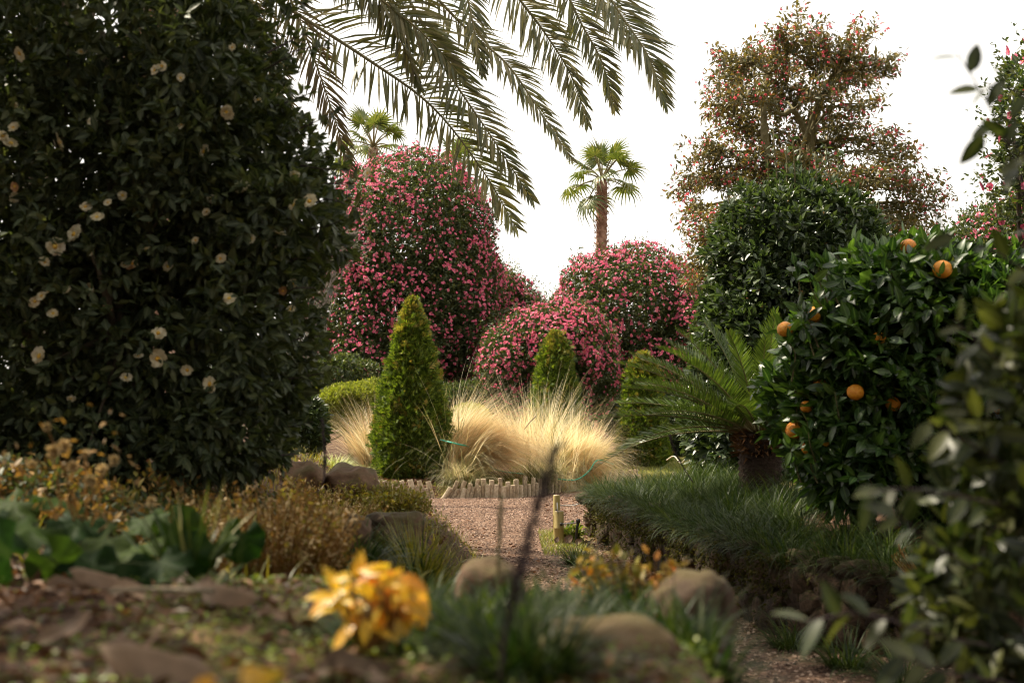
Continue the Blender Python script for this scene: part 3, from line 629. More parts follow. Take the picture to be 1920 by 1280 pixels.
# ------------------------------------------------------------------ bamboo posts, wire, hose, rope fence
def bamboo(px, top, Y, r, label, hole=False, z0=0):
    b = at(px, 900, Y); zt = at(px, top, Y)[2]; c = np.array([b[0], Y, g1(b[0], Y)]); H = zt-c[2]
    root = thing('bamboo_post', label, 'bamboo post', c, 'bamboo rope posts beside the path')
    g = Geo(); zz = np.array([-.05, .0, .48*H, .49*H, .5*H, .52*H, H*.985, H]); rr = np.array([r, r, r, r*1.06, r*1.06, r, r, r*.96])
    tube(g, np.stack([0*zz+c[0], 0*zz+c[1], zz+c[2]], -1), rr, 20); g.build('cane', [M['bamboo']], root)
    g = Geo(); tube(g, np.array([c+UP*(H-.004), c+UP*(H+.003)]), r*.8, 16); g.build('cut_top', [M['log']], root)
    if hole:
        g = Geo(); q = c+UP*(H*.62)+np.array([0, -r, 0]); tube(g, np.array([q+[0, .004, 0], q+[0, -.003, 0]]), .012, 12); g.build('hole', [M['iron']], root)
    return root, c, H
r1, c1, H1 = bamboo(1043.5, 928, 13.3, .033, 'taller bamboo post with a drilled hole, behind the other post', True)
r2, c2, H2 = bamboo(1048, 958, 12.35, .041, 'shorter thicker bamboo post with an iron pin, nearer of the two')
g = Geo(); tube(g, np.array([c2+[-.012, -.043, H2*.98], c2+[-.016, -.01, H2+.075]]), .005, 6); tag(g.build('metal_pin', [M['steel']], origin=c2), 'thin metal pin standing up at the top of the shorter bamboo post', 'pin')
def wire(name, label, pts, r, mat, cat, n=24, sides=6): 
    g = Geo(); P = curve(pts, n); tube(g, P, r, sides); return tag(g.build(name, [M[mat]], origin=P[0]), label, cat)
s0 = at(1085, 978, 12.3)
st = thing('iron_stake', 'short black iron stake joined to the bamboo post by a steel rod', 'stake', (s0[0], 12.3, 0))
g = Geo(); tube(g, np.array([[s0[0]-.03, 12.3, -.05], [s0[0]-.015, 12.3, s0[2]-.05], [s0[0], 12.3, s0[2]+.01]]), .012, 8); g.build('shaft', [M['iron']], st)
g = Geo(); tube(g, np.array([[s0[0]+.012, 12.29, s0[2]+.012], [s0[0]-.022, 12.29, s0[2]+.008]]), .017, 8); g.build('head', [M['iron']], st)
rod = at(1053, 982, 12.3); g = Geo(); tube(g, curve([rod, at(1085, 979, 12.3)], 16), .0055*(1+.3*(np.arange(16) % 2)), 6); g.build('rod', [M['steel']], st)
g = Geo(); tube(g, np.array([rod+[-.012, 0, 0], rod+[.008, 0, 0]]), .014, 8); g.build('bolt', [M['iron']], st)
wire('steel_cable', 'thin grey cable sagging from the taller bamboo post to the wall corner', [at(1050, 947, 13.3), at(1075, 947, 13.3), at(1102, 938, 13.25)], .005, 'steel', 'cable')
wire('garden_hose', 'green garden hose lying through the dry grasses', [at(826, 824, 19.45), at(845, 829, 19.25), at(862, 833, 19.3), at(878, 837, 19.6), at(895, 850, 20.1), at(930, 880, 20.3), at(1000, 890, 20.4), at(1060, 899, 20.25), at(1085, 897, 20.5), at(1105, 882, 20.5), at(1121, 862, 20.6), at(1150, 870, 21.5)], .010, 'hose', 'hose', 60, 8)
wire('dark_twig', 'bare dark twig sticking up between the golden grasses', [at(983, 805, 20.6), at(992, 793, 20.6), at(1005, 780, 20.6)], .008, 'dark_stem', 'twig')
# rope fence beyond the right conifer
for i, (px, Yp) in enumerate([(1264, 21), (1289, 20.2), (1312, 19.6)]):
    c = at(px, 885, Yp); c[2] = g1(c[0], c[1]); t = thing('rope_fence_post', ['small pale fence post left of the trio behind the wall', 'middle pale fence post carrying the looped rope', 'pale fence post nearest the dark camellia'][i], 'fence post', c, 'low pale rope fence posts')
    g = Geo(); tube(g, np.array([c-UP*.05, c+UP*.23, c+UP*.26]), [.03, .03, .02], 12); g.build('post', [M['log']], t)
    g = Geo(); tube(g, np.array([c+UP*.20, c+UP*.215]), .034, 12); g.build('rope_loop', [M['rope']], t)
wire('fence_rope', 'pale rope looping between the small fence posts', [at(1250, 862, 21.5), at(1264, 855, 20.97), at(1277, 868, 20.5), at(1289, 856, 20.17), at(1300, 870, 19.9), at(1312, 856, 19.57)], .010, 'rope', 'rope', 30)
# ------------------------------------------------------------------ stones, rocks, wall
def rock_geo(c, r, seed=0, sub=4, amp=.22, fs=1.1, flat=.0, boxy=.0):
    bm = bmesh.new(); bmesh.ops.create_icosphere(bm, subdivisions=sub, radius=1); V = np.array([v.co[:] for v in bm.verts]); F = np.array([[v.index for v in f.verts] for f in bm.faces]); bm.free()
    if boxy: V = np.sign(V)*np.abs(V)**(1-boxy)
    d = np.array([mnoise.fractal(Vector(v*fs)+Vector((seed*3.1, seed, 0)), .9, 2.1, 5) for v in V])
    V = V*(1+amp*d)[:, None]*np.asarray(r)+np.asarray(c); g = Geo(); g.add(V, F); return g
def rock(label, px, py, Y, rx, ry, rz, seed, boxy=.25, mat='rock', group=None):
    c = at(px, py, Y); k = mpp(Y); b = np.array([c[0], c[1], c[2]-rz*k]); g = rock_geo(c, (rx*k, ry, rz*k), seed, boxy=boxy)
    return tag(g.build('boulder', [M[mat]], origin=b), label, 'rock', group)
def rock_at_ground(*a, **k): return rock(*a, **k)
rock('broad mossy boulder half buried in grass at the bottom centre', 1135, 1258, 2.0, 150, .10, 92, 1)
rock('tall dark boulder behind the broad one, right of the foreground grasses', 1295, 1195, 2.75, 74, .12, 125, 2, .3)
rock('mossy boulder beside the foot of the white-flowered camellia', 660, 915, 8.8, 52, .25, 44, 3, .15)
rock('grey rock at the far left of the mossy boulder, under the camellia edge', 562, 897, 8.6, 46, .2, 34, 4, .15)
rock('flat dark stone at the end of the gravel path', 915, 1100, 3.15, 62, .1, 52, 5, .3)
rock('low brown stone under the yellow-green grass', 745, 990, 6.6, 55, .2, 32, 6, .3)
rock('round brown stone in the shade of the liriope left of the path', 655, 1000, 5.6, 40, .12, 35, 8, .3)
def wall():
    pts = []
    for y in [5.3, 5.8, 6.5, 7.5, 10, 13.2]: pts.append((float(xw_(y)), y))
    P = np.array(pts); P = curve(np.c_[P, np.zeros(len(P))], 90)[:, :2]
    root = thing('stone_retaining_wall', 'low mossy rubble retaining wall holding the raised bed right of the path', 'stone wall', (1.05, 10, 0))
    # far return, turning right
    ret = np.stack([np.linspace(.78, 4.5, 30), np.full(30, 13.2)], -1)
    path = np.vstack([P, ret[1:]]); seg = np.linalg.norm(np.diff(path, axis=0), axis=1); cum = np.r_[0, np.cumsum(seg)]
    def pos(s):
        x = np.interp(s, cum, path[:, 0]); y = np.interp(s, cum, path[:, 1]); e = .03
        t = np.array([np.interp(s+e, cum, path[:, 0])-np.interp(s-e, cum, path[:, 0]), np.interp(s+e, cum, path[:, 1])-np.interp(s-e, cum, path[:, 1])]); return np.array([x, y]), t/np.linalg.norm(t)
    # soil core
    g = Geo(); n = len(path); t = nrm(np.gradient(path, axis=0)); nr = np.stack([t[:, 1], -t[:, 0]], -1)
    a = path+nr*.05; b = path+nr*.30
    V = np.vstack([np.c_[a, np.full(n, -.05)], np.c_[a, np.full(n, .33)], np.c_[b, np.full(n, .36)]]); i = np.arange(n-1)
    g.add(V, np.concatenate([np.stack([i, i+1, i+n+1], -1), np.stack([i, i+n+1, i+n], -1), np.stack([i+n, i+n+1, i+2*n+1], -1), np.stack([i+n, i+2*n+1, i+2*n], -1)]))
    g.build('soil_core', [M['soil']], root)
    ms = []
    for k in range(7):
        gg = rock_geo((0, 0, 0), (.5, .5, .5), 20+k, sub=3, amp=.34, fs=1.3, boxy=.45); ms.append(gg.mesh('stone', [M['stone']], smooth=True))
    total = cum[-1]; cnt = 0; zc = -.03
    for row, h in enumerate([.17, .10, .13, .075]):
        s = random.uniform(0, .1)
        while s < min(total, 11.6):
            L = random.choice([.09, .13, .18, .24, .3])*random.uniform(.85, 1.15); p, tt = pos(s+L/2)
            hh = h*random.uniform(.75, 1.4); X = np.array([tt[0], tt[1], 0]); Yv = np.array([tt[1], -tt[0], 0]); dp = random.uniform(.14, .2)
            m = np.stack([X*L*1.02, Yv*dp, UP*hh*1.03], -1); off = Yv[:2]*(.06+random.uniform(-.02, .03)+(.03*row/3))
            rt = np.array(Matrix.Rotation(random.uniform(-.22, .22), 3, 'Y')); place('stone', ms[cnt % 7], (m @ rt), (p[0]+off[0], p[1]+off[1], zc+h/2+random.uniform(-.018, .012)), root); cnt += 1
            s += L*.96
        zc += h*.93
wall()
def wall_moss():
    n = 15000; y = rng.uniform(5.6, 13.15, n); z = rng.random(n)**.7*.40; k = dnoise(np.stack([y*2.5, z*7, 0*y], -1), 2, 5)+rng.normal(size=n)*.35+z > .25; y, z = y[k], z[k]; n = len(y)
    x = xw_(y)-.055+rng.uniform(-.02, .05, n)-.02*(z > .3); d = rng.normal(size=(n, 3))*.6+np.array([-.5, -.2, -.4]); g = Geo()
    g.inst(LEAF_LO, frames(d, rng.normal(size=(n, 3))*.5+np.array([-.6, 0, .6]))*rng.uniform(.012, .034, (n, 1, 1)), np.stack([x, y, z], -1))
    m_ = 1300; yy = np.clip(np.repeat(rng.uniform(5.8, 13.1, 65), 20)+rng.normal(size=m_)*.07, 5.6, 13.1); b = np.stack([xw_(yy)+rng.uniform(-.03, .05, m_), yy, np.full(m_, .36)], -1)
    blades(g, b, rng.normal(3.4, .9, m_), rng.uniform(.4, 1.4, m_), rng.uniform(.7, 2.0, m_), rng.uniform(.08, .30, m_), .005, 6, 1)
    tag(g.build('wall_moss', [M['moss'], M['lirio']]), 'moss, creeping weeds and hanging blades covering the face of the stone wall', None, kind='stuff')
M['moss'] = leafmat('wall_moss', [(.03, .03, .008), (.055, .055, .012), (.10, .085, .02)], .8, .2, rib=0, spec=.1)
wall_moss()
# ------------------------------------------------------------------ liriope along the wall top and path
def band():
    g = Geo()
    cs = []
    for y in np.arange(6.3, 13.3, .17): cs.append((float(xw_(y))+.07+random.uniform(-.03, .08), y)); cs.append((float(xw_(y))+.38+random.uniform(-.1, .15), y+.08))
    for y in np.arange(9.5, 13.2, .2): cs += [(float(xw_(y))+.7+random.uniform(-.1, .15), y), (float(xw_(y))+1.0+random.uniform(-.1, .15), y)]
    for (x, y) in cs:
        m_ = 150; b, a = disc((x, y), .09, m_); b[:, 2] = np.maximum(b[:, 2], .33)
        a = np.where(rng.random(m_) < .3, rng.normal(3.5, .9, m_), a)
        blades(g, b, a, rng.uniform(.15, .95, m_), rng.uniform(.7, 1.8, m_), rng.uniform(.16, .42, m_), rng.uniform(.004, .007, m_), 6, 0)
    tag(g.build('liriope_border', [M['lirio']]), 'dark green liriope spilling over the top of the stone wall', None, kind='stuff')
band()
LG = 'liriope clumps around the path'
for (px, py, Y, n, L, lab) in [(1085, 1040, 10.6, 260, .30, 'liriope tuft on the gravel below the bamboo posts'), (1110, 1075, 9.6, 240, .3, 'liriope tuft at the foot of the wall, nearer than the one by the bamboo posts'),
                           (1480, 1195, 7.0, 260, .26, 'liriope clump growing at the base of the wall by the dark path'), (1590, 1240, 6.4, 300, .28, 'liriope clump at the base of the wall nearest the bottom right'), (1690, 1270, 6.0, 260, .3, 'liriope clump under the blurred right-hand bush')]:
    clump('liriope_clump', lab, 'liriope', px, py, Y, n, L, .006, ['lirio'], .08, (.3, 1.1), (.6, 1.6), LG)
clump('fern', 'bright green fern leaf sprouting from the base of the wall', 'fern', 1500, 1160, 7.35, 26, .16, .03, ['yg_grass'], .03, (.4, 1.1), (.5, 1.2))
wire('dry_twig', 'reddish bare twig hanging over the wall, upper branch', [at(1742, 1085, 6.4), at(1712, 1070, 6.3), at(1690, 1035, 6.3), at(1685, 1020, 6.3)], .004, 'rust', 'twig')
def twigset():
    g = Geo()
    for i in range(7):
        tube(g, curve([at(1745, 1092, 6.35), at(1715+i*2, 1088-i*2, 6.3), at(1678+i*3, 1052-i*3, 6.28), at(1672+i*5, 1040-i*3, 6.25)], 8), np.linspace(.004, .0015, 8), 4)
    tag(g.build('dry_twig', [M['rust']], origin=at(1745, 1092, 6.35)), 'spray of thin orange-brown twigs lying over the wall edge', 'twig')
twigset()
# ------------------------------------------------------------------ feather fronds (date palm, cycad)
def feather(P, npair, Lf, fwd=.7, vee=.35, grav=.25, W=.02, upv=None, seg=3, start=.08, jit=.06, tw=.3):
    """leaflets along the stalk points P; returns a Geo"""
    n = len(P); g = Geo(); T = nrm(np.gradient(P, axis=0)); u = np.linspace(start, .995, npair)*(n-1)
    i = np.minimum(u.astype(int), n-2); f = (u-i)[:, None]; q = P[i]*(1-f)+P[i+1]*f; t = nrm(T[i]*(1-f)+T[i+1]*f)
    up = np.tile(UP if upv is None else upv, (npair, 1)); side = nrm(np.cross(t, up)); nn = np.cross(side, t)
    tt = u/(n-1)
    for sgn in (-1, 1):
        m = npair; l = np.array([Lf(x) for x in tt])*rng.uniform(.88, 1.08, m)
        fw = fwd+.55*tt**2+rng.normal(size=m)*jit
        d = nrm(side*sgn*np.cos(fw)[:, None]*math.cos(vee)+t*np.sin(fw)[:, None]+nn*math.sin(vee)+rng.normal(size=(m, 3))*jit)
        pts = [q]; p = q.copy(); dd = d.copy()
        for k in range(seg):
            p = p+dd*(l/seg)[:, None]; pts.append(p); dd = nrm(dd-UP*grav/seg)
        pts = np.stack(pts, 1); wn = nrm(np.cross(d, nn)+nn*rng.normal(size=(m, 1))*tw)
        wd = np.array([.35, 1, .75, .03][:seg+1] if seg == 3 else [.5, 1, .03])*W/2
        Lm = pts-wn[:, None]*wd[None, :, None]; Rm = pts+wn[:, None]*wd[None, :, None]
        V = np.stack([Lm, Rm], 2).reshape(-1, 3); st = 2*(seg+1); k = ((np.arange(m)*st)[:, None]+(np.arange(seg)*2)[None]).ravel()
        F = np.concatenate([np.stack([k, k+1, k+3], -1), np.stack([k, k+3, k+2], -1)])
        g.add(V, F, np.tile(np.stack([np.tile([0, 1.], seg+1), np.repeat(np.linspace(0, 1, seg+1), 2)], -1), (m, 1)))
    return g
def frond(root, P, r0, npair, Lf, mat, **k):
    g = Geo(); tube(g, P, np.linspace(r0, r0*.15, len(P)), 6); r = g.build('frond', [M['rachis']], root)
    r_name = r.name; WL[r_name] = WL[root.name]
    feather(P, npair, Lf, **k).build('leaflets', [M[mat]], r, 'stuff')
def palm_leaf_len(L): return lambda x: L*float(np.interp(x, [0, .12, .3, .7, .9, 1], [.35, .7, 1, .85, .5, .22]))
def date_palm():
    Y0 = 12.3; cc = at(300, -330, Y0); base = np.array([cc[0]-.1, cc[1]+.2, g1(cc[0], cc[1])])
    root = thing('date_palm', 'big date palm whose arching feather fronds hang into the top of the view', 'palm tree', base)
    g = Geo(); zz = np.linspace(-.1, cc[2]-base[2]-.1, 70); rr = .24+.03*(np.arange(70) % 2)-.02*zz/6
    tube(g, np.stack([base[0]+0*zz, base[1]+0*zz, base[2]+zz], -1), rr, 14); g.build('trunk', [M['palm_trunk']], root)
    V = [  # photo-traced stalks: (px, py, depth)
        [(300, -330, 12.3), (390, -90, 12.2), (540, 15, 12.0), (690, 112, 11.8), (810, 200, 11.7), (905, 320, 11.6), (968, 428, 11.6)],
        [(300, -330, 12.3), (520, -330, 12.1), (690, -120, 11.9), (790, 40, 11.7), (850, 150, 11.6), (925, 262, 11.5), (998, 375, 11.5)],
        [(300, -330, 12.3), (560, -300, 12.5), (740, -90, 12.3), (870, 50, 12.2), (950, 120, 12.1), (1010, 205, 12.1), (1073, 300, 12.0)],
        [(300, -330, 12.3), (640, -430, 12.7), (850, -180, 12.6), (960, -20, 12.5), (1020, 60, 12.5), (1070, 140, 12.4), (1103, 232, 12.4)],
        [(300, -330, 12.3), (660, -500, 13.0), (910, -240, 12.9), (1040, -50, 12.8), (1090, 45, 12.8), (1130, 120, 12.7), (1152, 205, 12.7)],
        [(300, -330, 12.3), (660, -560, 12.9), (970, -300, 12.7), (1110, -60, 12.5), (1165, 30, 12.4), (1215, 105, 12.3), (1248, 196, 12.3)],
        [(300, -330, 12.3), (420, -260, 12.9), (500, -100, 13.0), (570, 60, 13.1), (620, 200, 13.1), (660, 330, 13.1)],
        [(300, -330, 12.3), (480, -330, 11.9), (610, -180, 11.6), (680, -60, 11.4), (740, 50, 11.3), (790, 170, 11.3)],
        [(300, -330, 12.3), (380, -190, 12.7), (450, -20, 12.8), (505, 130, 12.8), (560, 270, 12.8)],
        [(300, -330, 12.3), (600, -420, 12.3), (790, -220, 12.2), (860, -60, 12.1), (890, 60, 12.0), (905, 140, 12.0)],
        [(300, -330, 12.3), (640, -520, 13.2), (930, -330, 13.2), (1060, -150, 13.1), (1120, -20, 13.1), (1180, 90, 13.0)],
        [(300, -330, 12.3), (400, -230, 11.7), (560, -90, 11.5), (700, -10, 11.3), (800, 70, 11.2), (870, 150, 11.2)]]
    for j, c in enumerate(V):
        P = curve([at(*q) for q in c], 34); dead = j in (6, 8)
        Lm = [.50, .44, .36, .46, .42, .5, .42, .36, .4, .32, .46, .4][j]
        frond(root, P, .022, 112 if not dead else 95, palm_leaf_len(Lm), 'palm_dead' if dead else 'palm_leaf', fwd=.62 if j else .5, vee=[.15, .2, .1, .45, .3, .25, .2, .2, .2, .2, .3, .2][j], grav=.5, W=.024, jit=.09, upv=nrm(np.array([[.15, -1, .25], [.1, -1, .1], [.7, -1, .2], [-.5, -1, .2], [.2, -1, .1], [.1, -1, .4], [.3, -1, .2], [-.6, -1, .1], [.4, -1, .1], [.5, -1, .1], [.3, -1, .1], [-.2, -1, .3]][j])))
    for i in range(14):       # the rest of the crown, above and behind the frame
        a = math.pi*.62+math.pi*1.25*i/13; el = [1.2, .8, .45][i % 3]; L = 3.2; pts = [cc]
        for k in range(1, 7):
            t = k/6; e = el-1.7*t; pts.append(pts[-1]+np.array([math.cos(a)*math.cos(e), math.sin(a)*math.cos(e), math.sin(e)])*L/6)
        frond(root, curve(pts, 18), .02, 60, palm_leaf_len(.42), 'palm_leaf', fwd=.6, vee=.3, grav=.4, W=.035)
date_palm()
# ------------------------------------------------------------------ fan palms
def fan_tp(nseg=22, droop=.45):
    v = []; f = []; u = []
    for i in range(nseg):
        a = math.radians(-125+250*i/(nseg-1)); l = (1-.25*abs(a)/2.2)*(.93+.07*math.sin(i*2.3)); w = .052; c, s = math.cos(a), math.sin(a); b = len(v)
        for (x, y, z) in [(0, 0, 0), (-w, .5, -.02), (0, .5, .025), (w, .5, -.02), (-w*.55, .78, -.05-.1*droop), (w*.55, .78, -.05-.1*droop), (0, 1.05, -droop*(.35+.3*abs(math.sin(i*1.9))))]:
            yy = y*l; v.append((x*c+yy*s, -x*s+yy*c, z)); u.append((.5, y))
        f += [(b, b+2, b+1), (b, b+3, b+2), (b+1, b+2, b+4), (b+2, b+5, b+4), (b+2, b+3, b+5), (b+4, b+5, b+6)]
    return T_(v, f, u)
FAN = fan_tp()
def fan_palm(px, cy, Y, R, label, trunk=True, n=26, seed=0, r=.16):
    c = at(px, cy, Y); base = np.array([c[0]-.1, c[1], 0.]); root = thing('fan_palm', label, 'fan palm', base, 'fan palms beyond the camellias')
    g = Geo(); m_ = 90; zz = np.linspace(-.1, c[2]-.05, m_); rr = r*(1.08-.12*zz/zz[-1])+.018*(np.arange(m_) % 2)
    tube(g, np.stack([base[0]+.1*zz/zz[-1], base[1]+0*zz, zz], -1), rr, 14); g.build('trunk', [M['palm_trunk']], root)
    # leaf-base boots
    g = Geo(); k = int(c[2]*46); z = rng.uniform(c[2]*.35, c[2]-.05, k); a = rng.random(k)*6.28; d = np.stack([np.cos(a), np.sin(a), .75+0*a], -1)
    T = np.stack([base[0]+.1*z/c[2]+np.cos(a)*r*.95, base[1]+np.sin(a)*r*.95, z], -1); g.inst(LEAF_LO, frames(nrm(d), np.stack([np.cos(a), np.sin(a), -.5+0*a], -1))*.14, T); g.build('leaf_bases', [M['palm_trunk']], root, 'stuff')
    r_ = np.random.default_rng(seed+5); ft, ff, fu, fm = FAN
    for i in range(n):
        a = i*2.39996+seed; t = i/(n-1); el = 1.45-(1.75 if i < n-1 else 2.0)*t+r_.normal()*.12
        h = np.array([math.cos(a), math.sin(a), 0]); d = h*math.cos(el)+UP*math.sin(el); Lp = R*r_.uniform(.5, .72)*(1.0 if t < .8 else 1.05)
        P = curve([c, c+d*Lp*.5, c+d*Lp-UP*.06*R*(1+t)], 6); g = Geo(); tube(g, P, np.linspace(.02, .012, 6)*R, 5); fr = g.build('frond', [M['rachis']], root)
        d2 = nrm(d-UP*(.15+.35*t)); nn = nrm(UP*.8-h*.5*math.sin(el)+r_.normal(size=3)*.25); mm = frames(d2[None], nn[None])[0]*R*r_.uniform(.40, .52)
        dr = fan_tp(20, .3+.9*t); gg = Geo(); gg.inst(dr, mm[None], P[-1][None]); gg.build('fan_blade', [M['fan_leaf']], fr)
fan_palm(1129, 338, 40, 1.36, 'fan palm with a bare reddish trunk standing alone in the gap of sky', n=18, seed=1, r=.148)
fan_palm(700, 275, 46, 1.5, 'fan palm crown rising behind the left end of the tallest pink camellia', n=15, seed=3)
fan_palm(862, 325, 46, 1.45, 'fan palm crown peeping over the right shoulder of the tallest pink camellia', n=15, seed=5)
fan_palm(905, 560, 50, 1.5, 'low fan palm with only leaf tips showing behind the camellias', n=18, seed=8)
# ------------------------------------------------------------------ cycad
def cycad():
    Y0 = 10.9; cc = at(1425, 812, Y0); base = np.array([cc[0], cc[1], g1(cc[0], cc[1])]); root = thing('cycad', 'cycad with a whorl of stiff feathery fronds on a thick dark trunk, behind the liriope', 'cycad', base)
    g = Geo(); zz = np.linspace(-.05, cc[2]-base[2], 26); tube(g, np.stack([base[0]+0*zz, base[1]+0*zz, base[2]+zz], -1), .15+.018*(np.arange(26) % 2)+.02*zz, 14); g.build('trunk', [M['soil']], root)
    g = Geo(); k = 260; a = rng.random(k)*6.28; z = rng.uniform(-.17, .02, k); d = np.stack([np.cos(a), np.sin(a), .4+0*a+rng.normal(size=k)*.4], -1)
    g.inst(LEAF_LO, frames(nrm(d), UP+rng.normal(size=(k, 3))*.5)*(.13*np.array([.5, 1, 1])[None, None, :]), np.stack([cc[0]+np.cos(a)*.12, cc[1]+np.sin(a)*.12, cc[2]+z], -1)); g.build('crown_fibres', [M['cone']], root, 'stuff')
    L = lambda x: .17*float(np.interp(x, [0, .1, .35, .8, 1], [.25, .7, 1, .75, .3]))
    spec = []
    for i in range(40):
        a = i*2.39996; t = i/39; spec.append((a, 1.38-1.15*t**.8, .95 if t > .3 else .85))
    spec += [(math.pi-.25, .12, 1.12), (math.pi+.2, .3, 1.08), (math.pi+.5, .55, 1.0), (math.pi-.5, .8, .95), (math.pi+.1, .72, 1.02)]
    for (a, el, Lr) in spec:
        Lr *= 1.17
        pts = [cc+np.array([math.cos(a), math.sin(a), 0])*.06]; dr = random.uniform(.35, .75)
        for k in range(1, 8):
            e = el-dr*(k/7)**1.4*(1.25-.4*el); pts.append(pts[-1]+np.array([math.cos(a)*math.cos(e), math.sin(a)*math.cos(e), math.sin(e)])*Lr/7)
        frond(root, curve(pts, 20), .010, 74, L, 'cycad_leaf', fwd=.55, vee=.45, grav=.12, W=.0105, jit=.03, seg=2, start=.13)
cycad()
# ------------------------------------------------------------------ dark camellia behind the cycad
def dark_camellia():
    blobs = B([(1490, 470, 150, 130), (1435, 590, 108, 150), (1560, 560, 130, 160), (1360, 790, 75, 140), (1480, 760, 150, 150), (1620, 740, 120, 160), (1405, 650, 92, 120)], 13.6, .75)
    root, T = plain_bush('dark_camellia', 'dense dark green camellia with bare upright top shoots, behind the cycad', 'camellia bush', blobs, M['cam_dark'], 34000, .085, LEAF_MID, parts=300, cell=16, shell=.78, bump=.26)
    # upright shoots at the top
    for (px, top, bot) in [(1437, 300, 400), (1452, 245, 380), (1478, 270, 380), (1490, 255, 370), (1500, 280, 360), (1530, 285, 360), (1552, 270, 360), (1575, 280, 370), (1594, 355, 420), (1460, 350, 410), (1512, 330, 380), (1540, 320, 380)]:
        a, b = at(px, bot+40, 13.5), at(px+random.uniform(-5, 5), top, 13.5+random.uniform(-.2, .2)); P = curve([a, (a+b)/2+rng.normal(size=3)*.02, b], 10)
        g = Geo(); tube(g, P, np.linspace(.012, .005, 10), 5, 1); k = 16; t = rng.uniform(.25, 1, k); q = a+(b-a)*t[:, None]
        d = nrm(rng.normal(size=(k, 3))+UP*.5); g.inst(LEAF_MID, frames(d, UP+rng.normal(size=(k, 3))*.4)*.085, q, 0)
        g.build('shoot', [M['cam_dark'], M['bark_moss']], root)
    for _ in range(22):       # pale buds
        j = visible_pick(T, np.ones(len(T)), 400, 12)
        break
    g = Geo(); sel = rng.choice(j, 40, replace=False); nb = len(sel); g.inst(T_(*[(x) for x in (FL_SMALL[0], FL_SMALL[1], FL_SMALL[2])]), frames(rng.normal(size=(nb, 3)), rng.normal(size=(nb, 3)))*.028, T[sel]+[0, -.03, 0]); g.build('buds', [M['faded']], root, 'stuff')
dark_camellia()
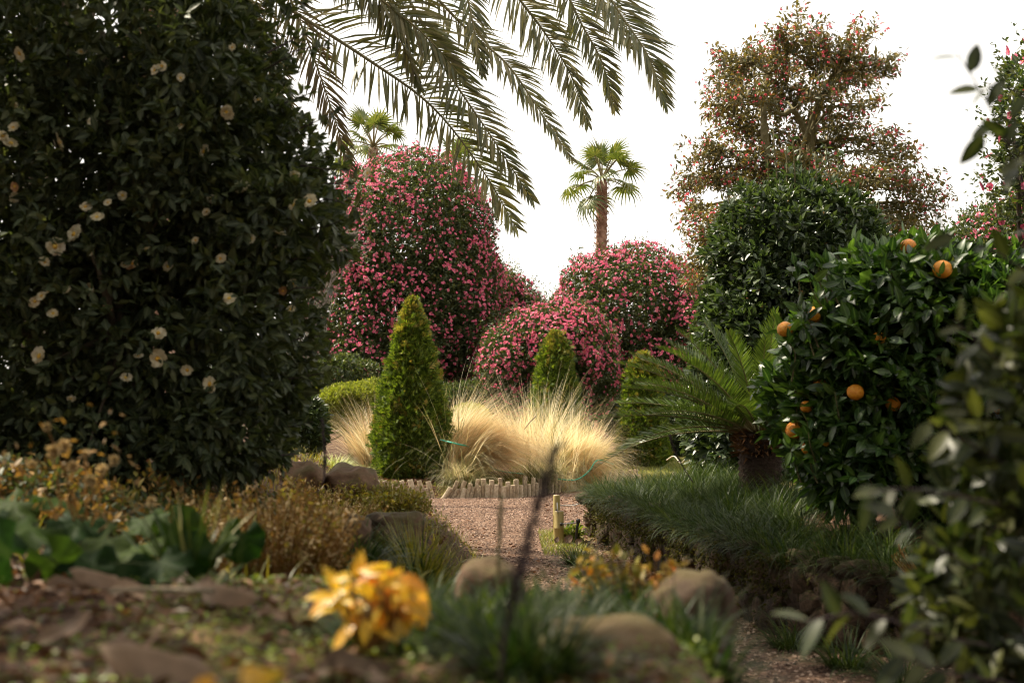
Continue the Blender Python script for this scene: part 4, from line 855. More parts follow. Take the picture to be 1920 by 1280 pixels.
# ------------------------------------------------------------------ sparse red-flowered tree
def thin_tree():
    Y0 = 22; base = at(1485, 880, Y0); base[2] = g1(base[0], base[1]); k = mpp(Y0)
    root = thing('red_flowered_tree', 'tall airy tree with layered branches and tiny red flowers against the sky', 'tree', base)
    g = Geo()
    A = lambda x, y, d=0: at(x, y, Y0+d)
    t1 = curve([base, A(1470, 600), A(1442, 420), A(1438, 300), A(1432, 220), A(1440, 140)], 30); tube(g, t1, np.linspace(.14, .03, 30), 9)
    t2 = curve([A(1470, 600), A(1505, 420, .3), A(1518, 290, .3), A(1535, 200, .2), A(1560, 150), A(1580, 80)], 26); tube(g, t2, np.linspace(.10, .022, 26), 8)
    t3 = curve([A(1520, 270, .3), A(1490, 210, .1), A(1465, 215), A(1430, 190, -.3)], 14); tube(g, t3, np.linspace(.06, .02, 14), 6)
    trunkpts = np.vstack([t1[8:], t2[4:], t3])
    cl = [(1500, 62, 62, 40), (1600, 70, 60, 36), (1545, 105, 85, 40), (1400, 112, 72, 36), (1450, 130, 70, 40), (1645, 118, 48, 28), (1590, 150, 75, 35), (1360, 150, 42, 34), (1350, 195, 38, 25), (1410, 185, 60, 28),
          (1370, 232, 55, 30), (1425, 255, 60, 28), (1480, 170, 60, 30), (1620, 195, 40, 14), (1325, 285, 52, 30), (1385, 300, 62, 28), (1585, 235, 45, 22), (1640, 265, 50, 26), (1560, 285, 60, 30), (1480, 285, 60, 26), (1680, 295, 45, 26),
          (1283, 345, 45, 24), (1330, 335, 50, 26), (1400, 350, 60, 26), (1650, 335, 60, 28), (1715, 350, 48, 26), (1755, 385, 32, 22), (1590, 340, 60, 28), (1290, 395, 32, 16), (1340, 405, 50, 22), (1310, 450, 50, 26), (1370, 440, 55, 32), (1310, 500, 42, 34), (1360, 500, 60, 30),
          (1690, 400, 50, 24), (1640, 410, 50, 30), (1730, 425, 40, 14), (1650, 470, 55, 30), (1600, 420, 50, 30), (1700, 455, 45, 22), (1520, 230, 55, 34), (1500, 300, 60, 30), (1545, 180, 50, 30), (1455, 200, 50, 30), (1470, 350, 60, 30), (1540, 340, 50, 30), (1420, 310, 50, 24), (1440, 415, 60, 34), (1300, 530, 25, 22), (1345, 560, 35, 30)]
    allM = []; allT = []; allL = []; fM = []; fT = []
    for (x, y, rx, ry) in cl:
        dz = random.uniform(-1.2, 1.2); c = A(x, y, dz)
        low = trunkpts[(trunkpts[:, 2] < c[2]+.05)]
        s = low[np.argmin(np.linalg.norm(low-c, axis=1)+.0*low[:, 2])] if len(low) else trunkpts[0]
        s = s if np.linalg.norm(s-c) > .25 else low[0]
        mid = s*.5+c*.5+np.array([0, 0, .12*np.linalg.norm(c-s)])+rng.normal(size=3)*.06
        P = curve([s, mid, c], 12); r0 = min(.05, .012+.012*np.linalg.norm(c-s)); tube(g, P, np.linspace(r0, .010, 12), 5)
        nt_ = int(9+rx*ry/85)
        for _ in range(nt_):
            d = nrm(rng.normal(size=3)); e = c+d*np.array([rx*k*1.12, .6, ry*k*1.05])*rng.uniform(.5, 1.12); st_ = P[rng.integers(5, 12)]
            q = curve([st_, (st_+e)/2+np.array([0, 0, -.03])+rng.normal(size=3)*.05, e+UP*.03], 7); tube(g, q, np.linspace(.009, .003, 7), 3, 0, False)
            m_ = 18; t = rng.uniform(.3, 1.05, m_)**.6; pp = np.stack([np.interp(t*6, np.arange(7), q[:, a]) for a in range(3)], -1)+rng.normal(size=(m_, 3))*.055
            ax = nrm(q[-1]-q[-3]); dd = nrm(ax*.5+rng.normal(size=(m_, 3))*.75-UP*.15); l = rng.uniform(.07, .115, m_)
            allM.append(frames(dd, UP+rng.normal(size=(m_, 3))*.45)*(l[:, None, None]*np.array([.85, 1, 1.6])[None, None])); allT.append(pp); allL.append(l)
            nf = rng.integers(0, 4); pf = e+rng.normal(size=(nf, 3))*.06; fd = rng.normal(size=(nf, 3)); fM.append(frames(fd, rng.normal(size=(nf, 3))+UP)*rng.uniform(.045, .068, nf)[:, None, None]); fT.append(pf)
    g.build('trunk', [M['bark_moss']], root)
    allM = np.concatenate(allM); allT = np.concatenate(allT); allL = np.concatenate(allL)
    parts_and_rest('leaf', LEAF_MID, allM, allT, [M['tree_leaf']], root, 'foliage', allL, 300, 12)
    g = Geo(); g.inst(FL_SMALL, np.concatenate(fM), np.concatenate(fT)); g.build('red_blossoms', [M['red'], M['red']], root, 'stuff')
thin_tree()
# ------------------------------------------------------------------ orange tree
def sphere_geo(r, seed=0):
    return rock_geo((0, 0, 0), (r, r, r*.93), seed, sub=3, amp=.035, fs=1.5)
def orange_tree():
    blobs = B([(1770, 690, 250, 190), (1640, 760, 185, 175), (1690, 560, 130, 100), (1850, 630, 190, 140), (1575, 650, 80, 70), (1900, 800, 260, 220), (1590, 840, 85, 110)], 8.2, .6)
    root, T = plain_bush('orange_tree', 'bushy citrus tree hung with ripe oranges, right of the cycad', 'orange tree', blobs, M['orange_leaf'], 15000, .095, LEAF_HI, parts=300, cell=26, shell=.75, per=4, up=.3, bump=.26)
    # leafy shoots breaking the outline
    g = Geo()
    for (px, py) in [(random.uniform(1470, 1900), random.uniform(480, 900)) for _ in range(60)]+[(1700, 470), (1770, 455), (1835, 470), (1660, 480), (1610, 500), (1575, 520), (1540, 560), (1500, 590), (1480, 640), (1500, 700), (1640, 520), (1730, 490), (1590, 580), (1495, 760), (1520, 830), (1800, 440), (1870, 450)]:
        c = at(px+random.uniform(-6, 6), py, 7.85+random.uniform(-.15, .3)); s = c+np.array([random.uniform(.02, .12), .05, -.22]); P = curve([s, (s+c)/2+rng.normal(size=3)*.02, c], 8); tube(g, P, np.linspace(.005, .002, 8), 4, 1, False)
        m_ = 11; t = rng.random(m_)**.7; q = s+(c-s)*t[:, None]; d = nrm(UP*.7+rng.normal(size=(m_, 3))*.6); g.inst(LEAF_HI, frames(d, rng.normal(size=(m_, 3))*.5+np.array([0, -.6, .6]))*rng.uniform(.07, .11, (m_, 1, 1)), q, 0)
    g.build('leafy_shoots', [M['orange_leaf'], M['bark_moss']], root, 'stuff')
    gm = sphere_geo(1, 3); me = gm.mesh('orange', [M['orange']])
    fruit = [(1767, 505, 19), (1703, 462, 15), (1525, 590, 17), (1472, 617, 16), (1648, 635, 14), (1536, 722, 15), (1604, 735, 16), (1674, 757, 15), (1489, 806, 17), (1515, 840, 13), (1545, 832, 12), (1750, 838, 13), (1876, 767, 10), (1756, 458, 9), (1592, 600, 9), (1512, 762, 9)]
    for (px, py, r) in fruit:
        yy = surf_at(px, py, T, 26) or 8.0; dark = r < 16
        c = at(px, py, max(7.2, yy)+(random.uniform(-.06, .03) if dark else -.09)); R = max(r, 12)*random.uniform(.93, 1.02)*mpp(c[1])*1.02
        rot = np.array(Matrix.Rotation(random.uniform(0, 6), 3, 'Z') @ Matrix.Rotation(random.uniform(-.4, .4), 3, 'X')); place('orange', me, rot*R, c, root)
orange_tree()
# ------------------------------------------------------------------ big dark camellia with cream flowers (left)
def left_camellia():
    blobs = B([(190, 60, 330, 270), (120, 330, 420, 330), (330, 370, 285, 240), (290, 640, 300, 240), (80, 650, 400, 300), (400, 320, 185, 170), (540, 420, 105, 105), (480, 600, 120, 220), (400, 150, 120, 150), (-150, 300, 350, 500, -.3), (430, 800, 110, 90), (250, 830, 270, 90), (20, 830, 250, 110), (60, 330, 420, 560, 1.1), (300, 560, 260, 330, 1.0)], 6.1, .62)
    root, T = plain_bush('cream_camellia', 'huge shadowy camellia with scattered cream flowers filling the left side', 'camellia bush', blobs, M['cam_left'], 58000, .053, LEAF_MID, parts=300, cell=26, shell=.72, per=5, stem=.06, up=.0, bump=.26)
    g = Geo()          # loose outer sprays at the right edge
    for (px, py, dx, dy) in [(560, 90, 30, -30), (590, 95, 35, -10), (575, 190, 40, -25), (600, 240, 45, -30), (620, 300, 60, 20), (640, 330, 45, 10), (640, 420, 40, -20), (600, 480, 45, 10), (590, 560, 40, -20), (585, 640, 35, -10), (575, 700, 45, 0), (560, 780, 45, 10), (530, 840, 40, 10), (540, 130, 50, -40), (650, 370, 30, 20)]:
        s = at(px-60, py+10, 5.9); e = at(px+dx*.6, py+dy, 5.8+random.uniform(-.3, .3)); P = curve([s, (s+e)/2+rng.normal(size=3)*.02, e], 8); tube(g, P, np.linspace(.004, .0015, 8), 4, 1, False)
        m_ = 12; t = rng.uniform(.3, 1.03, m_); q = s+(e-s)*t[:, None]+rng.normal(size=(m_, 3))*.01; d = nrm(nrm(e-s)*.6+rng.normal(size=(m_, 3))*.7); g.inst(LEAF_MID, frames(d, UP+rng.normal(size=(m_, 3))*.5)*rng.uniform(.045, .07, (m_, 1, 1)), q, 0)
    g.build('outer_sprays', [M['cam_left'], M['dark_stem']], root, 'stuff')
    gw = Geo(); gw.add(FL_WHITE[0], FL_WHITE[1], FL_WHITE[2]); gw.mi[-1] = FL_WHITE[3]
    me = gw.mesh('flower', [M['white_petal'], M['stamen']]); mf = gw.mesh('flower', [M['faded'], M['stamen']])
    fl = [(38, 100, 15), (108, 268, 19), (75, 290, 14), (20, 270, 17), (25, 240, 12), (5, 255, 12), (455, 350, 17), (553, 385, 15), (580, 378, 15), (182, 408, 14), (105, 462, 21), (140, 440, 19), (247, 493, 13), (297, 625, 15), (297, 672, 20), (395, 720, 19), (75, 668, 19), (275, 468, 12), (235, 708, 12), (383, 285, 14), (520, 438, 17), (515, 470, 16), (425, 210, 15), (690, 325, 11), (425, 208, 12), (65, 665, 8), (315, 500, 12), (100, 588, 12), (430, 560, 14), (435, 90, 9), (545, 580, 9)]
    fl += [(random.uniform(10, 600), random.uniform(60, 780), random.uniform(7, 13)) for _ in range(34)]
    for i, (px, py, r) in enumerate(fl):
        yy = surf_at(px, py, T, 30) or 5.5; c = at(px, py, yy-.05); s = 2*r*mpp(yy)*1.05
        n = nrm(np.array([0, -1, .3])+rng.normal(size=3)*.45); t = nrm(np.cross(n, rng.normal(size=3)))
        place('flower', me, frames(t[None], n[None])[0]*s, c, root)
    for (px, py, r) in [(203, 148, 10), (243, 493, 12), (202, 578, 9), (28, 350, 11), (530, 545, 10), (340, 540, 8)]:
        yy = surf_at(px, py, T, 30) or 5.5; c = at(px, py, yy-.04); n = nrm(np.array([0, -1, -.3])+rng.normal(size=3)*.5); t = nrm(np.cross(n, rng.normal(size=3))); place('flower', mf, frames(t[None], n[None])[0]*2*r*mpp(yy), c, root)
left_camellia()
# bare grey twigs in front of the tall pink bush
def bare_shrub():
    Y0 = 18; b = at(470, 700, Y0); b[2] = g1(b[0], b[1]); root = thing('bare_shrub', 'leafless grey twiggy shrub between the cream camellia and the pink bush', 'shrub', b); g = Geo()
    for i in range(46):
        e = at(random.uniform(615, 700), random.uniform(360, 500), Y0+random.uniform(-.4, .4)); m_ = at(random.uniform(600, 640), random.uniform(440, 560), Y0)
        P = curve([b+rng.normal(size=3)*[.12, .1, 0], b*.4+m_*.6+rng.normal(size=3)*.08, m_, e], 12); tube(g, P, np.linspace(.008, .0022, 12), 3, 0, False)
        for _ in range(3):
            q = P[rng.integers(7, 11)]; tube(g, np.array([q, q+nrm(rng.normal(size=3)+np.array([.6, 0, .3]))*.14]), [.004, .002], 3, 0, False)
    g.build('branches', [M['twig']], root)
bare_shrub()
# ------------------------------------------------------------------ near bush at the right edge
def near_bush():
    blobs = B([(2020, 690, 130, 150), (1975, 800, 180, 250), (1960, 1080, 240, 250), (1850, 1130, 120, 110)], 2.45, .22)
    root, T = plain_bush('near_right_bush', 'out-of-focus glossy dark bush crowding the right edge close to the viewer', 'shrub', blobs, M['near_leaf'], 2000, .054, LEAF_HI, parts=300, cell=40, shell=.5, per=3, stem=.02, inner=False)
    def branch(pts, n, L=.055, r=.003, drop=.2):
        P = curve([at(*p) for p in pts], 14); g = Geo(); tube(g, P, np.linspace(r, r*.4, 14), 5); br = g.build('branch', [M['dark_stem']], root)
        for i in range(n):
            t = (i+.7)/n*13; k = min(int(t), 12); q = P[k]+(P[k+1]-P[k])*(t-k); ax = nrm(P[k+1]-P[k]); sd_ = 1 if i % 2 else -1
            d = nrm(ax*.7+np.cross(ax, [0, -1, 0])*sd_*.8+rng.normal(size=3)*.25-UP*drop); nn = nrm(np.array([0, -.7, .8])+rng.normal(size=3)*.4)
            place('leaf', LM, frames(d[None], nn[None])[0]*L*random.uniform(.75, 1.15), q, root)
    g0 = Geo(); g0.add(LEAF_HI[0], LEAF_HI[1], LEAF_HI[2]); LM = g0.mesh('leaf', [M['near_leaf']])
    branch([(1960, 480, 2.4), (1900, 300, 2.35), (1850, 190, 2.3), (1795, 100, 2.3)], 9)
    branch([(1950, 330, 2.4), (1890, 265, 2.3), (1835, 250, 2.3)], 3, .065)
    branch([(1950, 200, 2.4), (1890, 165, 2.3), (1850, 160, 2.3)], 3, .05)
    branch([(1950, 520, 2.4), (1840, 460, 2.3), (1760, 430, 2.3)], 6)
    branch([(1940, 960, 2.4), (1800, 930, 2.2), (1690, 915, 2.15), (1630, 925, 2.1)], 9)
    branch([(1900, 1220, 2.4), (1760, 1190, 2.1), (1620, 1150, 2.0), (1510, 1165, 1.95)], 12, .058)
    branch([(1900, 1100, 2.4), (1780, 1040, 2.2), (1700, 980, 2.15), (1680, 960, 2.1)], 8)
    branch([(1900, 1280, 2.3), (1780, 1260, 2.1), (1690, 1230, 2.0)], 9, .06)
    branch([(1900, 880, 2.4), (1800, 820, 2.3), (1740, 790, 2.2)], 7)
    branch([(1900, 700, 2.4), (1830, 640, 2.3), (1790, 600, 2.3)], 6)
near_bush()
def added_overhead_tree():
    # added tree: unseen crown above and behind the view, blocks light on the foreground
    base = np.array([-1.6, -3.0, 0.]); base[2] = g1(-1.6, -3.0); root = thing('added_shade_tree', 'added unseen evergreen whose crown shades the foreground from above and behind the viewer', 'tree', base)
    bl = [(np.array([-1.2, -2.5, 4.6]), (3.2, 2.6, 1.5)), (np.array([1.6, -.6, 4.4]), (2.4, 2.2, 1.2)), (np.array([-2.4, 1.2, 4.5]), (2.2, 2.2, 1.1)), (np.array([.4, 2.2, 4.7]), (2.3, 1.9, 1.0)), (np.array([.5, -4.5, 3.0]), (4.2, 1.5, 2.8)), (np.array([-3.6, -1.0, 3.2]), (1.4, 2.8, 2.4)), (np.array([3.9, -1.8, 2.9]), (1.3, 2.4, 2.6)), (np.array([.2, 3.9, 4.9]), (2.6, 1.2, .9)), (np.array([-3.4, 2.7, 4.5]), (1.7, 1.9, 1.0))]
    g = Geo(); limbs(base, bl, .2, g, 26); g.build('trunk', [M['bark']], root); P, N = crown_points(bl, 7600, .3, .2); Mx, T, _ = leaves_on(P, N, 5, .14, 1, .1, .6); g = Geo(); g.inst(LEAF_LO, Mx, T); g.build('foliage', [M['cam_dark']], root, 'stuff')
added_overhead_tree()
def added_canopy_right():
    # added evergreen at the viewer's right, mostly outside the frame, to block sky light
    c = np.array([3.9, 4.2, 3.4]); root = thing('added_shade_evergreen', 'added dark evergreen blocking sky light beyond the right edge, beside the near bush', 'tree', (3.9, 4.2, 0)); bl = [(c, (1.5, 1.9, 1.3)), (c+[1.2, -1.5, .6], (1.6, 1.6, 1.3)), (c+[1.2, 2.0, .9], (1.5, 1.3, 1.1))]
    g = Geo(); limbs((3.9, 4.2, 0), bl, .1, g, 22); g.build('trunk', [M['bark']], root); P, N = crown_points(bl, 2600, .4, .15); Mx, T, _ = leaves_on(P, N, 5, .11, 1, .1, .6); g = Geo(); g.inst(LEAF_LO, Mx, T); g.build('foliage', [M['cam_dark']], root, 'stuff')
added_canopy_right()
def added_tall_evergreen():  # added tree; its crown sits out of view to shade the wall
    base = np.array([-3.0, 8.9, 0.]); base[2] = g1(-3.0, 8.9); root = thing('added_shade_evergreen', 'added tall evergreen behind the cream camellia, its unseen crown spread above the view to shade the wall', 'tree', base)
    bl = [(np.array([-1.9, 8.8, 5.9]), (1.7, 1.5, 1.0)), (np.array([-.9, 6.6, 5.5]), (1.5, 1.3, .9)), (np.array([-3.2, 9.3, 5.6]), (1.5, 1.4, 1.2)), (np.array([-2.6, 6.2, 5.2]), (1.6, 1.6, 1.0))]
    g = Geo(); limbs(base, [bl[2]], .14, g, 10)
    for b_ in bl[:2]+bl[3:]: tube(g, curve([base+UP*3.4, base*.5+b_[0]*.5+UP*2.4, b_[0]], 10), np.linspace(.07, .02, 10), 5)
    g.build('trunk', [M['bark']], root); P, N = crown_points(bl, 3600, .3, .15); Mx, T, _ = leaves_on(P, N, 5, .12, 1, .1, .6); g = Geo(); g.inst(LEAF_LO, Mx, T); g.build('foliage', [M['cam_dark']], root, 'stuff')
added_tall_evergreen()
# ------------------------------------------------------------------ foreground planting
def fg_mound(name, label, cat, px, py, Y, mats, n, L, spread, tp=LEAF_MID, hgt=.2, k=None):
    c = at(px, py, Y); c[2] = g1(c[0], c[1]); g = Geo(); root = thing(name, label, cat, c)
    gs = Geo()
    for i in range(n):
        a = random.random()*6.28; rr = spread*math.sqrt(random.random()); b = np.array([c[0]+math.cos(a)*rr*.5, c[1]+math.sin(a)*rr*.5, 0]); b[2] = g1(b[0], b[1])-.01
        e = np.array([c[0]+math.cos(a)*rr, c[1]+math.sin(a)*rr, 0]); e[2] = g1(e[0], e[1])+hgt*random.uniform(.5, 1.05)*(1-.35*rr/spread)
        P = curve([b, b*.5+e*.5+np.array([0, 0, .02]), e], 6); tube(gs, P, [.002, .002, .0016, .0014, .0012, .001], 3, 0, False)
        m_ = k or 8; t = rng.uniform(.35, 1.02, m_)*5; q = np.stack([np.interp(t, np.arange(6), P[:, a_]) for a_ in range(3)], -1)+rng.normal(size=(m_, 3))*L*.3
        g.inst(tp, frames(nrm(rng.normal(size=(m_, 3))+UP*.5), UP+rng.normal(size=(m_, 3))*.6)*L*rng.uniform(.6, 1.3, (m_, 1, 1)), q, int(rng.integers(0, len(mats))))
    gs.build('stems', [M['rust']], root, 'stuff'); g.build('foliage', [M[m] for m in mats], root, 'stuff'); return root
fg_mound('rusty_perennial', 'rust-brown seeding perennial with tiny pale heads, left of the path', 'plant', 520, 1040, 4.4, ['rust', 'rust', 'seed', 'olive_shrub'], 480, .017, .27, hgt=.40, k=12)
fg_mound('rusty_perennial', 'smaller rusty seed-headed plant behind the larger one by the camellia edge', 'plant', 430, 1000, 5.2, ['rust', 'seed', 'rust'], 160, .016, .2, hgt=.26)
fg_mound('seedhead_plant', 'brown seed-headed stems in front of the mossy boulder', 'plant', 630, 925, 7.6, ['rust', 'seed', 'olive_shrub', 'olive_shrub'], 300, .02, .3, hgt=.26)
fg_mound('olive_shrublet', 'low olive-gold feathery plant right of the mossy boulder', 'plant', 720, 960, 8.6, ['olive_shrub', 'olive_shrub', 'yg_grass'], 420, .026, .3, hgt=.26, k=12)
fg_mound('olive_shrublet', 'low olive-gold feathery plant spilling towards the gravel', 'plant', 745, 985, 7.6, ['olive_shrub', 'yg_grass'], 240, .022, .2, hgt=.14, k=12)
fg_mound('orange_tipped_plant', 'yellow-green plant with orange tips in front of the wall corner', 'plant', 1190, 1100, 3.1, ['olive_orange', 'yg_grass', 'olive_shrub'], 130, .026, .16, hgt=.2, k=8)
fg_mound('green_seedling', 'bright green leafy weed behind the bamboo posts', 'plant', 1072, 1010, 12.6, ['clover', 'lawn'], 60, .045, .1, hgt=.17, k=8)
fg_mound('weed', 'green leafy weed at the near end of the pale rope fence', 'plant', 1300, 905, 17.5, ['clover', 'lirio'], 90, .06, .3, hgt=.28, k=8)
for i, (px, py, Y, lab) in enumerate([(60, 960, 4.4, 'dark leafy undergrowth at the far left under the cream camellia'), (190, 960, 4.6, 'dark leafy undergrowth behind the puffy seed heads'), (330, 960, 4.7, 'dark leafy undergrowth behind the iris fan'), (430, 950, 5.6, 'dark leafy undergrowth between the cream camellia and the rusty plant'), (530, 930, 6.6, 'olive undergrowth at the right foot of the cream camellia')]):
    fg_mound('undergrowth', lab, 'low plants', px, py, Y, ['cam_left', 'rust', 'olive_shrub'] if i % 2 else ['cam_left', 'cam_left', 'rust'], 200, .035, .36, hgt=.20, k=9)
def puff_plant():
    c = at(150, 1000, 3.2); c[2] = g1(c[0], c[1]); root = thing('puffhead_plant', 'brown-stemmed plant with round fluffy tan seed heads at the far left', 'plant', c); g = Geo(); gl = Geo()
    heads = [(120, 835, 14), (137, 875, 13), (190, 880, 12), (213, 862, 11), (88, 800, 9), (100, 845, 15), (60, 870, 10), (285, 940, 10), (170, 900, 13), (160, 850, 9)]
    for (x, y, r) in heads:
        e = at(x, y, 3.1+random.uniform(-.15, .15)); P = curve([c+rng.normal(size=3)*[.03, .03, 0], c*.5+e*.5+rng.normal(size=3)*.02, e], 8); tube(g, P, np.linspace(.003, .0015, 8), 4, 0, False)
        n = 70; d = nrm(rng.normal(size=(n, 3))); hg = Geo(); hg.inst(LEAF_LO, frames(d, rng.normal(size=(n, 3)))*r*mpp(3.1)*1.1, np.tile(e, (n, 1))); hg.build('seed_head', [M['seed']], root)
    n = 70; e = at(140, 885, 3.1); q = e+rng.normal(size=(n, 3))*[.09, .06, .055]; gl.inst(LEAF_MID, frames(rng.normal(size=(n, 3))+UP*.3, UP+rng.normal(size=(n, 3))*.5)*rng.uniform(.012, .03, (n, 1, 1)), q)
    g.build('stems', [M['rust']], root); gl.build('foliage', [M['rust']], root, 'stuff')
puff_plant()
# grass-like clumps
FG = 'blurred liriope clumps in the foreground'
clump('liriope_clump', 'dark arching liriope tuft left of the yellow-green grass', 'liriope', 660, 1045, 5.4, 420, .30, .008, ['lirio'], .07, (.2, 1.0), (.6, 1.7), FG)
clump('yellow_green_grass', 'yellow-green grassy tuft at the left side of the gravel path', 'grass tuft', 790, 1040, 6.0, 420, .30, .008, ['yg_grass', 'lirio'], .09, (.15, .9), (.2, 1.1), None, mixw=[.75, .25])
clump('yellow_green_grass', 'thin golden grass leaning over the gravel, right of the yellow-green tuft', 'grass tuft', 850, 1055, 5.6, 150, .28, .005, ['yg_grass', 'straw_gr'], .08, (.5, 1.1), (.1, .8), None, mixw=[.6, .4])
clump('liriope_clump', 'liriope tuft right of the yellow maple-like leaves', 'liriope', 800, 1130, 3.3, 380, .17, .006, ['lirio'], .08, (.3, 1.1), (.6, 1.6), FG)
clump('liriope_clump', 'large pale-glinting liriope clump at the bottom centre', 'liriope', 900, 1260, 2.1, 620, .17, .0065, ['lirio'], .07, (.1, .9), (.5, 1.6), FG)
clump('liriope_clump', 'liriope clump behind the broad boulder at the bottom centre', 'liriope', 1060, 1180, 2.55, 420, .15, .007, ['lirio'], .14, (.3, 1.2), (.5, 1.4), FG)
clump('liriope_clump', 'liriope tuft squeezed between the two foreground boulders', 'liriope', 1200, 1160, 2.9, 240, .17, .007, ['lirio'], .08, (.3, 1.2), (.5, 1.4), FG)
clump('liriope_clump', 'liriope tuft low in front of the gravel path', 'liriope', 960, 1120, 3.4, 240, .13, .007, ['lirio', 'clover'], .12, (.3, 1.2), (.5, 1.4), FG, mixw=[.85, .15])
clump('liriope_clump', 'liriope tuft under the dark diagonal stalk, nearest the viewer', 'liriope', 985, 1290, 1.75, 320, .17, .0055, ['lirio'], .05, (.1, 1.0), (.5, 1.5), FG)
for (px, py, Y, n, L, lab) in [(830, 1190, 2.5, 420, .15, 'liriope clump directly right of the yellow sprig base'), (970, 1150, 2.9, 380, .125, 'liriope clump behind the large pale-glinting one'), (1120, 1135, 3.0, 380, .125, 'liriope clump behind the boulders, at the near edge of the gravel'),
                           (1240, 1240, 2.3, 300, .16, 'liriope tuft between the broad boulder and the tall boulder, low down'), (1330, 1290, 2.15, 360, .17, 'liriope clump at the bottom edge below the tall boulder'), (1180, 1110, 3.2, 300, .125, 'liriope tuft just behind the tall boulder'), (760, 1240, 2.1, 300, .17, 'liriope tuft at the bottom edge left of the dark stalk'), (1010, 1200, 2.3, 120, .15, 'liriope clump overhanging the top of the broad boulder'), (1385, 1270, 2.6, 200, .15, 'sparse liriope tuft between the tall boulder and the path')]:
    clump('liriope_clump', lab, 'liriope', px, py, Y, n, L, .007, ['lirio'], .09, (.2, 1.15), (.5, 1.6), FG)
clump('iris_clump', 'pale sword-leaved iris fan beside the broad dark leaves', 'iris', 350, 1062, 2.75, 50, .23, .010, ['lirio', 'straw_gr'], .03, (.05, .75), (.0, .5), None, mixw=[.8, .2])
clump('strap_leaf_plant', 'pale strap leaf arching over to the right in front of the rusty plant', 'plant', 400, 1085, 2.5, 7, .19, .010, ['straw_gr', 'lirio'], .03, (.5, .9), (1.0, 1.7), None, mixw=[.5, .5])
clump('grass_blade', 'single broad green blade standing above the ground cover', 'grass', 372, 1150, 1.9, 1, .085, .012, ['yg_grass'], .001, (.15, .3), (.1, .2), None)
def stalk(label, pts, r, n=26, mat='dark_stem'):
    P = curve([at(*p) for p in pts], n); base = P[0]; root = thing('flower_stalk', label, 'flower stalk', base); g = Geo(); tube(g, P, np.linspace(r*.6, r*.5, n), 6); g.build('stem', [M[mat]], root)
    m_ = 260; t = rng.uniform(.35, 1, m_)*(n-1); q = np.stack([np.interp(t, np.arange(n), P[:, a]) for a in range(3)], -1)+rng.normal(size=(m_, 3))*r*.6
    g = Geo(); g.inst(LEAF_LO, frames(rng.normal(size=(m_, 3))+UP*.4, rng.normal(size=(m_, 3)))*r*2.2, q); g.build('buds', [M[mat]], root, 'stuff')
stalk('tall dark blurred flower stalk leaning right across the gravel path', [(935, 1275, 1.55), (948, 1180, 1.55), (975, 1080, 1.55), (1005, 960, 1.56), (1045, 835, 1.57)], .0047)
stalk('short thin blurred stalk left of the tall dark one', [(930, 1180, 2.6), (934, 1080, 2.6), (937, 1000, 2.6), (941, 930, 2.6)], .0032, mat='rachis')
stalk('thin dark stalk rising in front of the left rope posts', [(1300, 905, 9.5), (1278, 870, 9.5), (1262, 838, 9.5), (1256, 815, 9.5)], .006)
stalk('thin blurred dark stalk crossing the striped sedge', [(606, 905, 5), (609, 860, 5), (604, 785, 5)], .0045)
# broad leaves
def broad():
    tpv = []; 
    c = at(250, 1085, 2.75); c[2] = g1(c[0], c[1]); root = thing('leopard_plant', 'clump of broad round dark green leaves at the left foreground', 'leafy plant', c)
    n = 22; v = [(0, 0, 0)]; u = [(.5, .0)]
    for rr in (.5, 1.0):
        for i in range(n):
            a = math.radians(18+324*i/(n-1))+math.pi/2*3; rad = rr*(1+.05*math.sin(i*3.3)*(rr > .6)); v.append((math.cos(a)*rad*.55, math.sin(a)*rad*.55+.15, .10*rr*rr*math.sin(i*1.7)-.1*rr*rr)); u.append((.5+.5*math.cos(a)*rr, .5+.5*math.sin(a)*rr))
    f = [(0, 1+i, 2+i) for i in range(n-1)]
    for i in range(n-1): a = 1+i; b = a+n; f += [(a, b, b+1), (a, b+1, a+1)]
    tp = T_(v, f, u); g0 = Geo(); g0.add(*tp[:3]); me = g0.mesh('leaf', [M['big_leaf']]); gs = Geo()
    for (px, py, Y, s) in [(60, 985, 2.9, .14), (150, 975, 3.1, .12), (20, 1040, 2.7, .12), (95, 1045, 2.7, .10), (140, 1030, 2.75, .09), (200, 1010, 2.9, .13), (265, 1020, 2.8, .12), (230, 1055, 2.65, .12), (300, 1050, 2.65, .10), (325, 985, 3.1, .11), (270, 970, 3.2, .1), (180, 1060, 2.62, .08), (120, 940, 3.3, .12), (30, 940, 3.3, .12), (345, 1045, 2.7, .09), (455, 1000, 3.0, .09), (-20, 1000, 2.8, .14), (400, 1030, 2.8, .08)]:
        q = at(px, py, Y); d = nrm(rng.normal(size=3)*.5+np.array([0, -.5, -.6])); nn = nrm(np.array([0, -.55, .8])+rng.normal(size=3)*.35)
        place('leaf', me, frames(d[None], nn[None])[0]*s, q, root); b = np.array([q[0]*.8+c[0]*.2, q[1]+.03, g1(q[0], q[1])-.01]); tube(gs, curve([b, (b+q)/2+[.01, .02, 0], q], 6), .0025, 4)
    gs.build('stems', [M['lirio']], root)
broad()
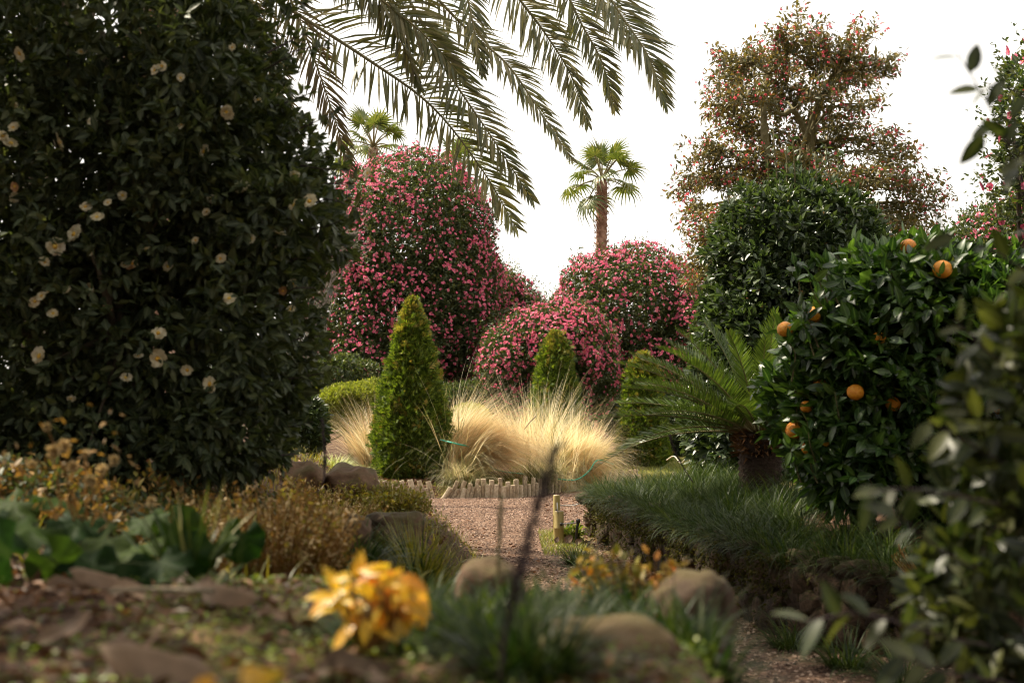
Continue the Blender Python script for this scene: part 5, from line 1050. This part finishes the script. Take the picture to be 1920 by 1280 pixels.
# yellow leafy sprigs
def yellow(px, py, Y, n, L, rx, rz, label, mat='yellow'):
    c = at(px, py, Y); b = at(px+5, py+rz*1.1, Y); b[2] = g1(b[0], b[1]); root = thing('yellow_leaved_plant', label, 'plant', b); g = Geo(); k = mpp(Y)
    g0 = Geo(); tp = leaf_tp(.46, 5, .25, .35, .02); g0.add(*tp[:3]); me = g0.mesh('leaf', [M[mat]])
    for i in range(n):
        a = random.random()*6.28; r = random.random()**.5; q = c+np.array([math.cos(a)*rx*k*r*.75, random.uniform(-.035, .035), math.sin(a)*rz*k*r*.75])
        tube(g, curve([b, (b+q)/2+rng.normal(size=3)*.006, q], 6), np.linspace(.002, .0008, 6), 4, 0, False)
        d = nrm(np.array([math.cos(a)*.6, random.uniform(-.9, .1), -.25])+rng.normal(size=3)*.75); nn = nrm(np.array([0, -.6, .8])+rng.normal(size=3)*.4)
        place('leaf', me, frames(d[None], nn[None])[0]*L*random.uniform(.7, 1.2), q, root)
    g.build('stems', [M['rust']], root)
yellow(700, 1115, 1.95, 78, .040, 105, 78, 'bright yellow and orange leafy sprig glowing at the left of the liriope')
yellow(425, 1290, 1.2, 12, .034, 70, 40, 'yellow leaf tips at the very bottom edge, closest to the viewer')
yellow(1225, 1060, 3.0, 34, .024, 66, 35, 'orange-tinged leaf sprig beside the tall dark boulder', 'olive_orange')
# fallen leaves: the big ones one by one, the rest as litter
def fallen():
    tps = [leaf_tp(.5, 7, .5, .45, .07), leaf_tp(.52, 7, .35, -.5, .08), leaf_tp(.45, 7, .7, .2, .08), leaf_tp(.62, 7, -.8, .45, .07)]; G_ = 'large fallen leaves in the foreground'
    for i, (px, py, Y, L, ang, tilt, lab) in enumerate([
        (185, 1195, 1.72, .125, 0, .35, 'largest pinkish brown fallen leaf, domed, at the lower left'), (85, 1075, 2.5, .08, .2, .5, 'curled pale fallen leaf at the far left below the broad leaves'), (130, 1078, 2.5, .085, .1, .3, 'pinkish folded fallen leaf under the broad green leaves'),
        (205, 1085, 2.45, .10, -.1, .3, 'wide tan fallen leaf lying below the iris fan'), (372, 1062, 2.3, .095, -.6, .6, 'glossy steep fallen leaf propped beside the iris fan'), (590, 1205, 1.75, .11, -.2, .1, 'long shiny brown fallen leaf right of the domed one'),
        (70, 1150, 1.9, .07, .4, .2, 'dull purple-brown fallen leaf left of the domed one'), (690, 1225, 1.65, .07, .9, .1, 'small brown fallen leaf beside the liriope at the bottom'), (330, 1095, 2.4, .06, .4, .1, 'small dark fallen leaf between the tan leaf and the glossy one'),
        (480, 1090, 2.2, .055, -.3, .2, 'small brown fallen leaf at the foot of the rusty plant')]):
        c = at(px, py, Y); c[2] = g1(c[0], c[1])+(.05 if i in (0, 2, 4) else .016); g = Geo(); tp = tps[[3, 2, 3, 0, 3, 2, 1, 0, 1, 2][i]]
        d = nrm(np.array([math.cos(ang), math.sin(ang)*.8+.1, tilt*.35])); nn = nrm(np.array([.1, -.45, .9])); g.inst(tp, frames(d[None], nn[None])*L, c[None]); g.add
        tag(g.build('fallen_leaf', [M['dry_leaf']], origin=c), lab, 'fallen leaf', G_)
    n = 9000; y = rng.uniform(1.2, 3.4, n); x = rng.uniform(-1.6, .5, n); k = (x < xb_(y)+.05); x, y = x[k], y[k]
    m_ = dnoise(np.stack([x*5, y*5, 0*x], -1), 1)+rng.normal(size=len(x))*.35 > (-.5+(x+.7)*.8); scatter_litter('leaf_litter', 'brown leaf litter covering the foreground soil', x[m_], y[m_], .035, M['litter'], lift=.012)
    n = 24000; y = rng.uniform(1.2, 3.6, n); x = rng.uniform(-1.5, .45, n); q = dnoise(np.stack([x*6, y*6, 0*x], -1), 1.3, 4)+rng.normal(size=n)*.3 > -.1-.6*(x+.5); x, y = x[q], y[q]; k = x < xb_(y); x, y = x[k], y[k]; n = len(x)
    g = Geo(); d = rng.normal(size=(n, 3)); d[:, 2] = np.abs(d[:, 2])*.4; g.inst(LEAF_MID, frames(d, UP+rng.normal(size=(n, 3))*.35)*rng.uniform(.005, .012, (n, 1, 1))*np.array([1.6, 1, 1]), np.stack([x, y, gh(x, y)+rng.uniform(.002, .022, n)], -1))
    tag(g.build('ground_cover', [M['clover']]), 'bright green small-leaved ground cover between the fallen leaves', None, kind='stuff')
    wire('fallen_stick', 'thin brown stick lying among the fallen leaves', [at(205, 1108, 2.15), at(300, 1104, 2.15), at(400, 1108, 2.12)], .004, 'bark', 'stick')
    n = 5000; y = rng.uniform(3.3, 17, n); x = xb_(y)-rng.uniform(.0, 2.4, n); scatter_litter('bank_litter', 'dry leaves and low stuff on the bank left of the path', x, y, .045, M['litter'], lift=.02)
    g = Geo(); n = 9000; y = rng.uniform(3.3, 15, n); x = xb_(y)-rng.uniform(.05, 1.6, n); q = dnoise(np.stack([x*2, y*2, 0*x], -1), 1.3, 4)+rng.normal(size=n)*.3 > -.1; x, y = x[q], y[q]; n = len(x)
    blades(g, np.stack([x, y, gh(x, y)-.005], -1), rng.random(n)*6.28, rng.uniform(.1, .9, n), rng.uniform(.2, 1.4, n), rng.uniform(.05, .16, n), .005, 4, 0); tag(g.build('bank_grass', [M['yg_grass']]), 'tufty grass covering the bank left of the path', None, kind='stuff')
fallen()
c = at(1058, 1010, 12.2); g = Geo(); 
tpd = leaf_tp(.6, 5, .3, .3, .03)
for dx, s in [(0, .11), (.09, .08), (-.08, .07)]:
    cc = np.array([c[0]+dx, 12.15, g1(c[0]+dx, 12.15)+.03]); g = Geo(); g.inst(tpd, frames(nrm(np.array([[.6+dx*3, .3, .6]])), np.array([[.2, -.8, .5]]))*s, cc[None])
    tag(g.build('fallen_leaf', [M['dry_leaf']], origin=cc), {0: 'upright reddish fallen leaf at the foot of the bamboo posts', .09: 'small fallen leaf right of the bamboo posts by the iron stake', -.08: 'dark curled fallen leaf left of the bamboo posts'}[dx], 'fallen leaf')
